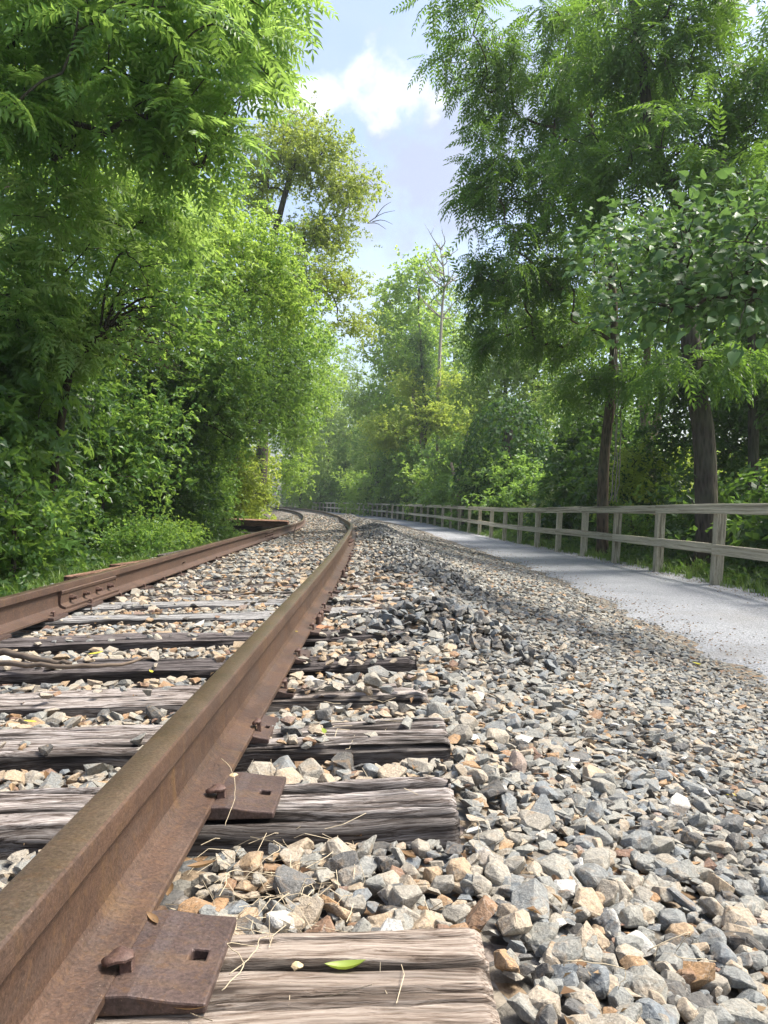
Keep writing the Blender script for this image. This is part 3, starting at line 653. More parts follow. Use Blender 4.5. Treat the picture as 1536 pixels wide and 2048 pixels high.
def assemble(protos, X, Y, Z, S, T, tilt=0.24):
    n = len(X); A = rotm(rs.uniform(0, 6.28, n), rs.normal(0, tilt, n), rs.normal(0, tilt, n)); which = rs.randint(0, len(protos), n)
    Vs, Fs, Ts = [], [], []; o = 0
    for k, (V, F) in enumerate(protos):
        idx = np.nonzero(which == k)[0]
        if not len(idx): continue
        P = np.einsum('nij,vj->nvi', A[idx], V)*S[idx, None, None] + np.stack([X[idx], Y[idx], Z[idx]], -1)[:, None, :]
        Fs.append((F[None] + (o + np.arange(len(idx))*len(V))[:, None, None]).reshape(-1, 3)); Vs.append(P.reshape(-1, 3)); Ts.append(np.repeat(T[idx], len(V))); o += len(idx)*len(V)
    return np.concatenate(Vs), np.concatenate(Fs), np.concatenate(Ts)
near = [scatter(0.55, 5.2, 0.036, 0.028, 0.058), scatter(0.55, 5.2, 0.072, 0.048, 0.086, keep=0.8), scatter(0.55, 2.0, 0.04, 0.028, 0.05)]
nX, nY, nZ, nS, nT = [np.concatenate(a) for a in zip(*near)]
nZ = nZ + np.where(nS > 0.06, 0.004, 0)
px = 768 + nX/nY*FPX; py = 1000 + (EYE - nZ)/nY*FPX; vis = (px > -20) & (px < 1556) & (py < 2080)
hid = (nX < float(xc(1)) + 0.75) & (py > 1500)
score = np.where(vis & ~hid, nS/nY, 0); order = np.argsort(-score); big = order[:320]; rest = order[320:]
fine_me = []
for V, F in P_FINE: fine_me.append(mesh_from('stone', V, F, M['stone1'], smooth=False))
for i in big:
    o = link('stone', fine_me[rs.randint(len(fine_me))], ballast, (nX[i], nY[i], nZ[i] + 0.003), tuple(rs.normal(0, 0.4, 2)) + (rs.uniform(0, 6.28),))
    s = nS[i]*1.12; o.scale = (s, s*rs.uniform(.85, 1.1), s*rs.uniform(0.9, 1.2)); o.color = (float(nT[i]), 0, 0, 1)
parts = [assemble(P_NEAR, nX[rest], nY[rest], nZ[rest], nS[rest]*1.08, nT[rest])]
heapS = []
for hx, hy, ax, ay, hh in HEAPS:       # dark loose stones heaped on the shoulder
    n = int(200 + 190*hh*10*ax*ay/0.12*0.35); n = min(n, 900)
    X = hx + rs.normal(0, ax*0.62, n); Y = hy + rs.normal(0, ay*0.62, n); S = rs.uniform(0.045, 0.085, n)
    u = X - xc(Y); ok = np.abs(u - 0.75) > 0.13; X, Y, S = X[ok], Y[ok], S[ok]
    heapS.append((X, Y, bed(X, Y) + rs.uniform(0, 0.03, len(X)), S, rs.uniform(0.02, 0.24, len(X)) + 0.3*(rs.rand(len(X)) < 0.32)))
hX, hY, hZ, hS, hT = [np.concatenate(a) for a in zip(*heapS)]
parts.append(assemble(P_NEAR, hX, hY, hZ, hS, hT, 0.8))
for a, b, c, s0, s1, pr in ((5.2, 14, 0.056, 0.045, 0.09, P_MID), (14, 26, 0.085, 0.055, 0.10, P_FAR), (26, 48, 0.13, 0.07, 0.13, P_FAR)):
    x, y, z, s, t_ = scatter(a, b, c, s0, s1); parts.append(assemble(pr, x, y, z, s*1.1, t_))
o_ = 0; Vs, Fs, Ts = [], [], []
for V, F, T in parts: Vs.append(V); Fs.append(F + o_); Ts.append(T); o_ += len(V)
tag(mk('gravel', np.concatenate(Vs), np.concatenate(Fs), M['stone'], ballast, attrs={'tint': np.concatenate(Ts)}), kind='stuff')

# ------------------------------------------------------------------ fence
fence = empty('fence', (float(fx(4)), 4.0, -0.62)); tag(fence, 'long weathered two-rail timber fence on square posts beside the path', 'fence')
fb = np.array(fence.location[:])
py_ = 4.2; POSTS = []
while py_ < 128:
    POSTS.append(py_); py_ += 2.36*math.cos(math.atan(max(py_ - 9, 0)/310))
sh = 11.4 - min(POSTS, key=lambda v: abs(v - 11.4)); POSTS = [p + sh for p in POSTS]
rf = random.Random(3); HW = []
def wood_box(x0, x1, y0, y1, z0, z1, b=0.006):
    V, F = rbox(x0, x1, y0, y1, z0, z1, b); return V, F
V, F = wood_box(-0.9, 0.28, -0.07, 0.07, -0.07, 0.07)   # local x = vertical axis of the post so that the grain runs along it
POSTM = [mesh_from('post', np.stack([V[:, 0] + 0.62, V[:, 1], V[:, 2]], -1), F, M['fence'], attrs={'cavity': np.zeros(len(V))})]
def grainbox(name, L, Wz, Th, seed):   # a board whose local x is its length; slightly bowed
    n = 14; xs = np.linspace(0, L, n); V = []; rs_ = np.random.RandomState(seed); bow = rs_.uniform(-.012, .012); tw = rs_.uniform(-.006, .006)
    for x in xs:
        t = x/L; zo = bow*4*t*(1 - t); yo = tw*4*t*(1 - t)
        c = 0.004
        for (a, b) in ((-Th/2, -Wz/2 + c), (-Th/2 + c, -Wz/2), (Th/2 - c, -Wz/2), (Th/2, -Wz/2 + c), (Th/2, Wz/2 - c), (Th/2 - c, Wz/2), (-Th/2 + c, Wz/2), (-Th/2, Wz/2 - c)):
            V.append((x, a + yo, b + zo))
    m = 8; F = [[i*m + j, i*m + (j + 1) % m, (i + 1)*m + (j + 1) % m, (i + 1)*m + j] for i in range(n - 1) for j in range(m)]
    F3 = [[0, j + 1, j] for j in range(1, m - 1)] + [[(n - 1)*m, (n - 1)*m + j, (n - 1)*m + j + 1] for j in range(1, m - 1)]
    return mesh_from(name, V, [np.array(F), np.array(F3)], M['fence'], attrs={'cavity': np.zeros(len(V))})
BOARD = [grainbox('rail_board', 1.0, 0.14, 0.04, i) for i in range(5)]
def fz(y): return -0.62 + float(gz(y))
LEAN = 0.045
# posts keep their own mesh so that the wood grain follows the upright
for k, y in enumerate(POSTS):
    hd = -math.atan(max(y - 9, 0)/310.0)
    p = link('post', POSTM[0], fence, np.array((float(fx(y)), y, fz(y) + 0.27 + rf.uniform(-.01, .01))) - fb, (0, -math.pi/2 + LEAN + rf.uniform(-.012, .012), hd + rf.uniform(-.04, .04)))
    # local origin sits 0.62 above the embedded foot
step = 2
for lvl, hz_ in ((0, 1.125), (1, 0.545)):
    k = -1 if lvl else 0
    while k < len(POSTS) - 1:
        a = max(k, 0); b = min(k + step, len(POSTS) - 1)
        y0, y1 = POSTS[a], POSTS[b]
        off = -0.0925
        pa = np.array((float(fx(y0)) + off + hz_*LEAN, y0 - (0.0), fz(y0) + hz_ + rf.uniform(-.012, .012)))
        pb = np.array((float(fx(y1)) + off + hz_*LEAN, y1 - 0.012, fz(y1) + hz_ + rf.uniform(-.012, .012)))
        d = pb - pa; L = np.linalg.norm(d)
        o = link('rail_board', BOARD[rf.randrange(5)], fence, pa - fb, (0, -math.asin(d[2]/L), math.atan2(d[1], d[0]))); o.scale = (L, 1, 1.07)
        k = b if b > k + 0 else k + step
        if b == len(POSTS) - 1: break

# ------------------------------------------------------------------ foliage templates (x across, y along, z up)
def lt(L, Wd, fold=0.25, curl=0.15):
    V = np.array([(0, 0, 0), (-Wd/2, L*0.42, fold*Wd), (0, L, -curl*L), (Wd/2, L*0.42, fold*Wd)]); return V, np.array([(0, 2, 1), (0, 3, 2)])
def place(V, p, f, n):
    f = np.array(f, float); f /= np.linalg.norm(f); n = np.array(n, float); n -= f*np.dot(n, f); n /= np.linalg.norm(n); s = np.cross(f, n)
    return V[:, :1]*s + V[:, 1:2]*f + V[:, 2:3]*n + np.array(p)
def tmpl(parts):
    mb = MB()
    for V, F in parts: mb.add(V, F)
    V, F, _ = mb.out(); return V, F[0]
def pinnate(pairs, L, ll, lw, droop, rs_):
    parts = []; base = 0.16
    def pos(t): return np.array((0, t*L, -droop*L*t*t))
    for i in range(pairs):
        t = base + (1 - base)*i/(pairs - 0.5); sc = (0.8 + 0.4*math.sin(math.pi*min(1, t*1.1)))*rs_.uniform(.88, 1.1)
        for s in (-1, 1):
            V, F = lt(ll*sc, lw*sc, 0.2, 0.12); f = (s*1.0, 0.42 + 0.5*t + rs_.uniform(-.12, .12), -0.30 - 0.5*droop*t + rs_.uniform(-.15, .15)); n = (-s*0.15, 0.3*droop + rs_.uniform(-.2, .2), 1)
            parts.append((place(V, pos(t), f, n), F))
    V, F = lt(ll, lw); parts.append((place(V, pos(1), (0, 1, -0.6*droop - 0.2), (0, 0.3, 1)), F))
    w = 0.0022; ks = np.linspace(0, 1, 4); P = [pos(k) for k in ks]
    V = np.array([p + np.array((s*w, 0, 0)) for p in P for s in (-1, 1)]); F = np.array([t for i in range(3) for t in ((2*i, 2*i + 1, 2*i + 3), (2*i, 2*i + 3, 2*i + 2))])
    parts.append((V, F)); return tmpl(parts)
def sprig(nl, L, ll, lw, rs_, spread=1.0):
    parts = []
    for i in range(nl):
        t = rs_.uniform(0.05, 1.0); s = rs_.choice((-1, 1))
        V, F = lt(ll*rs_.uniform(.55, 1.2), lw*rs_.uniform(.75, 1.25), rs_.uniform(-.1, .35), rs_.uniform(-.05, .35))
        f = (s*spread*rs_.uniform(.15, 1.2), rs_.uniform(-.1, 1.1), rs_.uniform(-.75, .45)); n = (rs_.uniform(-.8, .8), rs_.uniform(-.7, .7), 1)
        parts.append((place(V, (rs_.uniform(-.12, .12)*L, t*L, -0.12*L*t*t + rs_.uniform(-.12, .12)*L), f, n), F))
    return tmpl(parts)
def maple(L, rs_):
    parts = []
    for a, k in ((-1.9, .5), (-0.95, .85), (0, 1), (0.95, .85), (1.9, .5)):
        V, F = lt(L*k, L*0.42*k, 0.05, 0.12); parts.append((place(V, (0, 0, 0), (math.sin(a), math.cos(a), -0.08), (0, 0, 1)), F))
    return tmpl(parts)
def heart(L, rs_, fold=0.16, curl=0.22):
    o = [(0, 0.0), (-0.22, -0.10), (-0.40, 0.06), (-0.44, 0.30), (-0.30, 0.62), (-0.10, 0.90), (0, 1.0)]
    mid = [(0, 0.0), (0, 0.30), (0, 0.62), (0, 1.0)]
    V = []; F = []
    z = lambda x, y: abs(x)*fold*1.4 - curl*max(0, y - 0.2)**2 + 0.03*math.sin(9*y + 5*x)
    L1 = [(x, y, z(x, y)) for x, y in o]; R1 = [(-x, y, z(x, y)) for x, y in o[1:-1]]
    V = L1 + R1 + [(0, 0.3, z(0, .3)), (0, 0.65, z(0, .65))]; c1, c2 = len(V) - 2, len(V) - 1
    F = [(0, c1, 1), (1, c1, 2), (2, c1, 3), (3, c1, c2), (3, c2, 4), (4, c2, 5), (5, c2, 6)]
    r = [0] + list(range(7, 12)) + [6]
    F += [(r[0], r[1], c1), (r[1], r[2], c1), (r[2], r[3], c1), (r[3], c2, c1), (r[3], r[4], c2), (r[4], r[5], c2), (r[5], r[6], c2)]
    V = np.array(V)*L; p = np.array([(-0.004, 0, 0), (0.004, 0, 0), (0, -0.42*L, -0.10*L)]); F += [(len(V), len(V) + 1, len(V) + 2)]
    return np.concatenate([V, p]), np.array(F)
tr_ = np.random.RandomState(99)
T_HEAVEN = [pinnate(7, 0.55, 0.135, 0.046, d, tr_) for d in (0.12, 0.25, 0.4, 0.55)]
T_WALNUT = [pinnate(7, 0.50, 0.125, 0.042, d, tr_) for d in (0.3, 0.5, 0.75, 1.0)]
T_SPRIG = [sprig(9, 0.30, 0.105, 0.055, tr_) for _ in range(6)]
T_SPRIGL = [sprig(8, 0.40, 0.16, 0.085, tr_) for _ in range(6)]
T_SPRIGS = [sprig(8, 0.26, 0.075, 0.042, tr_) for _ in range(4)]
T_FAR = [sprig(8, 0.6, 0.26, 0.15, tr_) for _ in range(4)]
T_MAPLE = [tmpl([(place(maple(0.14, tr_)[0], (tr_.uniform(-.12, .12), 0.09*i, tr_.uniform(-.05, .05)), (tr_.uniform(-1, 1), 1, -0.4), (tr_.uniform(-.4, .4), tr_.uniform(-.4, .4), 1)), maple(0.14, tr_)[1]) for i in range(4)]) for _ in range(3)]
T_HEART = [heart(0.088, tr_, f, c) for f, c in ((0.1, 0.3), (0.32, 0.5), (0.05, 0.7), (0.4, 0.15))]
T_VINE = [heart(0.15, tr_, f, c) for f, c in ((0.1, 0.2), (0.2, 0.3))]

def unit(v): return v/(np.linalg.norm(v, axis=-1, keepdims=True) + 1e-9)
def leaves(tpls, P, Fw, Nn, S, T, rs_):
    which = rs_.randint(0, len(tpls), len(P)); Vs, Fs, Ts = [], [], []; o = 0
    Fw = unit(Fw); Nn = unit(Nn - Fw*np.sum(Nn*Fw, -1, keepdims=True)); Sd = np.cross(Fw, Nn)
    for k, (V, F) in enumerate(tpls):
        i = np.nonzero(which == k)[0]
        if not len(i): continue
        W_ = (V[None, :, :1]*Sd[i, None] + V[None, :, 1:2]*Fw[i, None] + V[None, :, 2:3]*Nn[i, None])*S[i, None, None] + P[i, None]
        Vs.append(W_.reshape(-1, 3)); Fs.append((F[None] + (o + np.arange(len(i))*len(V))[:, None, None]).reshape(-1, 3)); Ts.append(np.repeat(T[i], len(V))); o += len(i)*len(V)
    return np.concatenate(Vs), np.concatenate(Fs), np.concatenate(Ts)
def sample_lobes(lobes, n, rs_, pw=2.0, zsq=1.0):
    w = np.array([(l[1][0]*l[1][1]*l[1][2])**0.72 for l in lobes]); k = rs_.choice(len(lobes), n, p=w/w.sum())
    d = unit(rs_.normal(size=(n, 3))); r = rs_.rand(n)**(1/pw)
    c = np.array([l[0] for l in lobes])[k]; ra = np.array([l[1] for l in lobes])[k]
    return c + d*r[:, None]*ra, d
def skeleton(trunk, r0, tips, rs_, tipr=0.006, nside=7, steps=5, bend=0.25, start=0.25):
    trunk = np.asarray(trunk, float); L = np.sum(np.linalg.norm(np.diff(trunk, axis=0), axis=1)); nt = max(6, int(L/0.5))
    tp = catmull(trunk, nt); base = tp[0]
    nodes = [p for p in tp]; par = [-1] + list(range(nt - 1)); first = int(nt*start)
    dist = np.array([np.min(np.linalg.norm(tp[first:] - t, axis=1)) for t in tips]); order = np.argsort(dist)
    chains = []; NA = np.array(nodes)
    for i in order:
        t = tips[i]; d = NA[first:] - t; h = np.linalg.norm(d[:, :2], axis=1)
        cost = np.linalg.norm(d, axis=1) + 0.8*np.maximum(0, d[:, 2] + 0.35*h); j = int(np.argmin(cost)) + first
        a = NA[j]; v = t - a; ln = np.linalg.norm(v)
        if ln < 0.05: continue
        ctrl = a + v*0.5 + np.array((0, 0, bend*ln*0.35)) + rs_.normal(size=3)*ln*0.09
        k = steps if ln > 0.7 else 3; s = np.linspace(0, 1, k + 1)[1:, None]
        pts = (1 - s)**2*a + 2*s*(1 - s)*ctrl + s*s*t + rs_.normal(size=(k, 3))*ln*0.012*(s < 0.99)
        idx = []; p_ = j
        for q in pts: nodes.append(q); par.append(p_); p_ = len(nodes) - 1; idx.append(p_)
        chains.append((j, idx)); NA = np.array(nodes)
    n = len(nodes); cnt = np.zeros(n); leafs = set(range(n)) - set(par)
    for i in leafs: cnt[i] = 1
    for i in range(n - 1, 0, -1): cnt[par[i]] += cnt[i]
    rad = tipr*np.maximum(cnt, 1)**0.5; rad[:nt] = np.maximum(rad[:nt], 0)
    prof_ = r0*(1 - 0.72*np.linspace(0, 1, nt)**0.9); prof_[:max(2, nt//10)] *= np.linspace(1.35, 1.0, max(2, nt//10))
    rad[:nt] = np.maximum(prof_, tipr)
    mb = MB(); V, F = tube(tp, rad[:nt], max(nside, 9) if r0 > 0.1 else nside, seed=rs_.rand()*50); mb.add(V, F)
    for j, idx in chains:
        rr_ = np.minimum(rad[[idx[0]] + idx], rad[j]*0.85 + 0.001); rr_ = np.minimum(rr_, r0*0.55); P = NA[[j] + idx]
        V, F = tube(P, rr_, 5 if rr_[0] > 0.012 else 3, cap=False); mb.add(V, F)
    dirs = {}
    tipdir = np.array([unit(NA[c[1][-1]] - NA[c[1][-2] if len(c[1]) > 1 else c[0]]) for c in chains]); tippos = np.array([NA[c[1][-1]] for c in chains])
    return mb, tippos, tipdir, base
def crown_leaves(tpl, tips, tdir, per, sp, rs_, size=1.0, droop=0.3, upn=0.45, mode='spray', tint=(0.45, 0.25), center=None):
    n = len(tips)*per; k = np.repeat(np.arange(len(tips)), per)
    if mode == 'whorl':
        off = rs_.normal(size=(n, 3))*sp*0.5; fw = unit(rs_.normal(size=(n, 3))*np.array((1, 1, 0.35))) + tdir[k]*0.45; fw[:, 2] -= droop*rs_.rand(n)
        P = tips[k] + off + unit(fw)*0.05
    else:
        off = rs_.normal(size=(n, 3))*sp*np.array((1, 1, 0.75)); P = tips[k] + off
        fw = unit(off)*0.7 + tdir[k]*0.4 + unit(rs_.normal(size=(n, 3)))*0.7; fw[:, 2] -= droop
    nn = np.array((0, 0, 1.0)) + rs_.normal(size=(n, 3))*upn
    if center is not None: nn = nn*0.5 + unit(P - center)*1.0
    T = np.clip(rs_.normal(tint[0], tint[1], n) + (rs_.rand(len(tips))[k] - 0.5)*0.45, 0, 1)
    return leaves(tpl, P, fw, nn, size*rs_.uniform(.72, 1.2, n), T, rs_)
def tree(name, label, cat, trunk, r0, lobes, ncl, tpl, per, sp, leafm, barkm='bark', seed=1, size=1.0, mode='spray', droop=0.3, group=None, bend=0.25, start=0.25, upn=0.45, pw=2.0, tint=(0.45, 0.22), tipr=0.006, center=None, crown='crown', trunkname='trunk'):
    rs_ = np.random.RandomState(seed); tips, _ = sample_lobes(lobes, ncl, rs_, pw)
    mb, tp, td, base = skeleton(trunk, r0, tips, rs_, bend=bend, start=start, tipr=tipr)
    e = empty(name, base); tag(e, label, cat, group)
    V, F, A = mb.out(); link(trunkname, mesh_from(trunkname, V - base, F, M[barkm], smooth=True), e)
    V, F, T = crown_leaves(tpl, tp, td, per, sp, rs_, size, droop, upn, mode, tint, center)
    c = link(crown, mesh_from(crown, V - base, F, M[leafm], attrs={'tint': T}), e); c['kind'] = 'stuff'
    return e
def lob(px, py, d, rx, ry, rz): return (at(px, py, d), (rx, ry, rz))
def gnd(x, y): return float(bed(x, y, False))

# ------------------------------------------------------------------ trees and shrubs on the hedge side
tree('tree_of_heaven', 'tall overhanging tree with long feathery leaves, its bough reaching out over the rails', 'tree',
     [(-6.4, 8.6, -0.4), (-6.1, 8.4, 3), (-5.6, 8.2, 6), (-4.6, 8.0, 8), (-3.8, 8, 10)], 0.17,
     [lob(120, 60, 8, 1.5, 1.5, 1.1), lob(360, 120, 8, 0.95, 1.2, 0.8), lob(520, 50, 8.5, 0.55, .9, .55), lob(330, 255, 8, .8, .9, .4), lob(430, 305, 8.2, .28, .5, .28), lob(60, 240, 8, 1.2, 1.2, .6), lob(150, -90, 8, 1.6, 1.4, .5), lob(565, 130, 8.6, .2, .5, .2)],
     270, T_HEAVEN, 8, 0.16, 'heaven', seed=2, mode='whorl', droop=0.55, start=0.35, upn=0.45, size=.8, tint=(.42, .3), tipr=.008)
tree('tree_of_heaven', 'slender tree with pale feathery fronds in front of the bare arching branches', 'tree',
     [(-6.0, 9.6, -0.4), (-5.8, 9.6, 2), (-5.3, 9.6, 3.6), (-4.6, 9.6, 4.6)], 0.07,
     [lob(90, 470, 9, 1.1, 1, .6), lob(250, 410, 10, .8, 1, .4), lob(330, 450, 10.5, .4, .7, .25), lob(50, 590, 9, .7, .8, .5), lob(150, 650, 9.3, .45, .6, .35)],
     95, T_HEAVEN, 8, 0.14, 'heavenb', seed=4, mode='whorl', droop=0.4, start=0.4, upn=0.45, size=.85, tint=(.5, .3))
tree('locust_tree', 'broad leafy tree filling the gap behind the feathery fronds', 'tree',
     [(-8.5, 14, -0.4), (-8.2, 14, 4), (-7.6, 14, 8)], 0.2,
     [lob(120, 360, 14, 2.6, 1.8, 1.6), lob(330, 400, 14.5, 1.2, 1.4, 1.0), lob(60, 620, 14, 1.8, 1.5, 1.6), lob(250, 600, 14, 1.3, 1.4, 1.3), lob(350, 300, 15, 1.0, 1.2, .8), lob(100, 180, 15, 2, 2, 1.5)],
     260, T_SPRIG, 10, 0.30, 'elder', seed=6, tint=(0.4, 0.22), size=1.2)
tree('box_elder', 'sunlit yellow-green tree between the fronds and the tall maple', 'tree',
     [(-6.0, 19, -0.4), (-5.6, 19, 3), (-5.0, 19, 6.5)], 0.14,
     [lob(430, 450, 19, 1.0, 1.5, 0.8), lob(520, 520, 19, 1.0, 1.4, 1.0), lob(400, 530, 18, 1.2, 1.3, 1.0), lob(560, 610, 20, .9, 1.2, .8)],
     220, T_SPRIG, 11, 0.30, 'elder', seed=8, size=1.1, tint=(0.65, 0.22))
tree('maple_tree', 'tall olive-green maple with dark forked limbs against the sky', 'tree',
     [at(520, 1010, 31), at(528, 800, 31), at(535, 620, 31), at(545, 500, 30.5), at(575, 380, 30), at(600, 290, 30)], 0.26,
     [lob(600, 320, 30, 1.9, 1.8, 1.2), lob(695, 385, 30, 1.3, 1.4, 0.8), lob(520, 390, 31, 1.1, 1.3, 1.2), lob(640, 470, 30, 1.7, 1.4, 0.8), lob(660, 565, 29, 1.5, 1.4, 0.9), lob(590, 255, 30, 1.1, 1, .5), lob(710, 645, 29, .8, 1, .3), lob(560, 560, 30, 1.2, 1.3, 1.0), lob(500, 300, 31, .6, 1, .6), lob(680, 300, 30, .8, 1, .6)],
     520, T_SPRIG, 10, 0.3, 'olive', seed=10, size=1.2, start=0.35, bend=0.5, tipr=0.011, droop=0.45, tint=(.55, .22))
# bare twigs reaching out of the maple
mbt = MB(); e = bpy.data.objects['maple_tree']; eb = np.array(e.location[:])
for a, b in (((735, 450), (790, 425)), ((750, 440), (782, 408)), ((745, 447), (785, 452)), ((735, 450), (772, 462))):
    P = catmull([at(*a, 30), at((a[0] + b[0])/2, (a[1] + b[1])/2 - 6, 30), at(*b, 30)], 6); V, F = tube(P - eb, np.linspace(.02, .006, 6), 4); mbt.add(V, F)
mbt.build('bare_twig', M['bark'], e)
tree('shrub_tree', 'round-headed green shrub tree under the maple beside the rails', 'tree',
     [(-5.6, 22, -0.5), (-5.2, 22, 2), (-4.6, 22, 4)], 0.11,
     [lob(510, 690, 22, 1.7, 1.5, 1.1), lob(600, 700, 23.5, 1.0, 1.3, 1.0), lob(560, 800, 24, 1.1, 1.2, 1.3), lob(480, 600, 21, 1.1, 1.2, .8)],
     230, T_SPRIG, 11, 0.28, 'green', seed=12, size=1.15, tint=(0.55, 0.24))
tree('shrub_tree', 'leafy green shrub tree behind the arching bare branches', 'tree',
     [(-5.2, 17, -0.5), (-5.0, 17, 2), (-4.6, 17, 3.5)], 0.10,
     [lob(420, 720, 17, 1.2, 1.3, 1.0), lob(470, 800, 17.5, 1.0, 1.2, 1.1), lob(340, 730, 16.5, 1.2, 1.2, 1.1), lob(380, 620, 17, .9, 1.2, .7)],
     200, T_SPRIG, 11, 0.27, 'green', seed=14, size=1.1, tint=(0.4, 0.22))
tree('birch_tree', 'pale sunlit yellow-green tree where the track bends out of sight', 'tree',
     [(-7.4, 40, -0.6), (-7.0, 40, 4), (-6.0, 40, 8)], 0.14,
     [lob(625, 780, 40, 1.4, 1.8, 1.8), lob(600, 870, 40, 1.0, 1.5, 1.6), lob(640, 690, 41, 1.0, 1.4, 1.2), lob(570, 800, 38, 1.3, 1.6, 2.0), lob(585, 940, 38, .8, 1.2, 1.0)],
     230, T_SPRIG, 10, 0.36, 'elder', seed=16, tint=(0.6, 0.22), size=1.5)
# bare arching branches
rs_ = np.random.RandomState(31); B0 = at(130, 800, 10.0); mb = MB()
P = catmull([np.array((B0[0] - 0.3, 10.0, -0.3)), B0, at(160, 720, 9.7), at(215, 655, 9.1)], 12); V, F = tube(P, np.linspace(.06, .035, 12), 8, seed=3); mb.add(V, F)
for i in range(30):
    s0 = P[rs_.randint(5, 12)]; dx = rs_.uniform(.45, 1.25); upz = rs_.uniform(-.05, .95)*(1.1 - .35*dx); dyy = rs_.normal()*.35
    Q = catmull([s0, s0 + np.array((dx*.22, dyy*.3, .12 + upz*.62)), s0 + np.array((dx*.6, dyy*.7, .16 + upz*.95)), s0 + np.array((dx, dyy, upz*.85)), s0 + np.array((dx*1.18, dyy*1.1, upz*.6 - .1))], 16); Q = Q + rs_.normal(size=Q.shape)*0.012
    V, F = tube(Q, np.linspace(rs_.uniform(.010, .02), .003, 16), 4); mb.add(V, F)
    for q in range(3):
        c = Q[rs_.randint(5, 13)]; dd = rs_.normal(size=3)*0.22 + np.array((.15, 0, -.05)); V, F = tube(np.array([c, c + dd*0.5 + rs_.normal(size=3)*.02, c + dd]), [.006, .004, .002], 3); mb.add(V, F)
V, F, A = mb.out(); e = empty('arching_shrub', P[0]); tag(e, 'thicket of dark bare arching branches on a leaning stem', 'shrub'); link('branches', mesh_from('branches', V - P[0], F, M['twig'], smooth=True), e)
T_ = np.random.RandomState(5); tips_ = np.array([at(T_.uniform(200, 400), T_.uniform(500, 700), 9.2 + T_.normal()*.4) for _ in range(46)])
V, F, T = crown_leaves(T_SPRIG, tips_, unit(T_.normal(size=tips_.shape)), 7, 0.16, T_, 0.85, tint=(.5, .2)); c = link('crown', mesh_from('crown', V - P[0], F, M['green'], attrs={'tint': T}), e); c['kind'] = 'stuff'
# shrub wall along the trackside
wall = [  # name, label, d, u-offset, height, rx, leaf, template, seed, tint
    ('maple_shrub', 'maple-leaved sapling shrub in deep shade below the leaning stem', 9.2, -3.2, 3.2, 1.25, 'green', T_MAPLE, 51, (.25, .2), 9),
    ('shrub', 'dark shrub with pale-edged leaf sprays at the edge of the hedge', 6.9, -2.95, 2.1, 0.95, 'dark', T_SPRIG, 52, (.45, .3), 16),
    ('shrub', 'low yellowing bramble at the foot of the hedge', 8.2, -2.35, 1.25, 0.6, 'green', T_SPRIGS, 53, (.35, .25), 22),
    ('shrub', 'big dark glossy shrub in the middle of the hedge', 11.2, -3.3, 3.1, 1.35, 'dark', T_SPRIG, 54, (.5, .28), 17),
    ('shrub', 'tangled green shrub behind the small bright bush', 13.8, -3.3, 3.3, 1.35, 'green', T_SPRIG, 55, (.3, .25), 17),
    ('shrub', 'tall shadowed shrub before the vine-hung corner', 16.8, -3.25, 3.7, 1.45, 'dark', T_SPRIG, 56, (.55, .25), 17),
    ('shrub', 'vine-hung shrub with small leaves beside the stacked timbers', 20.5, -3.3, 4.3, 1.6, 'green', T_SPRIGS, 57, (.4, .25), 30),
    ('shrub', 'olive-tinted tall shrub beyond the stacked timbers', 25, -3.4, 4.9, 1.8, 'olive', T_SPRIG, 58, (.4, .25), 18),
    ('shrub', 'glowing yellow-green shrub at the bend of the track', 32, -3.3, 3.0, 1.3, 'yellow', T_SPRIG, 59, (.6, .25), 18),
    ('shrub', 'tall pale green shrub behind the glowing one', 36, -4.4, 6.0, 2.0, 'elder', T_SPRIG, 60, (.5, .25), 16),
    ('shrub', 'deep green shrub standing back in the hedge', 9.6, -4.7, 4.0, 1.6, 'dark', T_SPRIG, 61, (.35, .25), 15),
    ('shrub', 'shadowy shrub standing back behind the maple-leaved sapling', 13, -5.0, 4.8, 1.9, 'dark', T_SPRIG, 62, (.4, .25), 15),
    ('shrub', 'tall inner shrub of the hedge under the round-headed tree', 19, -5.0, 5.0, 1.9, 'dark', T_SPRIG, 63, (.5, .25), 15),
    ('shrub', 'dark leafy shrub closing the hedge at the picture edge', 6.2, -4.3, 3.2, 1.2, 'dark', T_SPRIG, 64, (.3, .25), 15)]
for nm, lab, d, uo, h, rx, mt_, tp_, sd, tn, per in wall:
    x = float(xc(d)) + uo - (.45 if d < 18 else 0); z0 = gnd(x, d)
    r_ = np.random.RandomState(sd); lobes = []
    for q in range(9):
        f = (q + 0.5)/9; lobes.append((np.array((x + r_.uniform(-.45, .45)*rx, d + r_.uniform(-.5, .5)*rx, z0 + h*(0.10 + 0.82*f))), (rx*r_.uniform(.45, .7), rx*r_.uniform(.45, .75), h*0.15)))
    ncl = int(70*rx*h**0.9)
    tree(nm, lab, 'shrub', [(x, d, z0 - 0.05), (x + .05, d, z0 + h*0.4), (x - 0.05, d, z0 + h*0.75)], 0.035, lobes, int(ncl*(.8 if uo > -4.2 else .5)), tp_, max(4, int(per*.42)), 0.2, mt_, seed=sd, start=0.1, tint=tn, group='shrubs of the trackside hedge', crown='foliage', trunkname='stem', size=1.22 if d < 24 else 1.55)
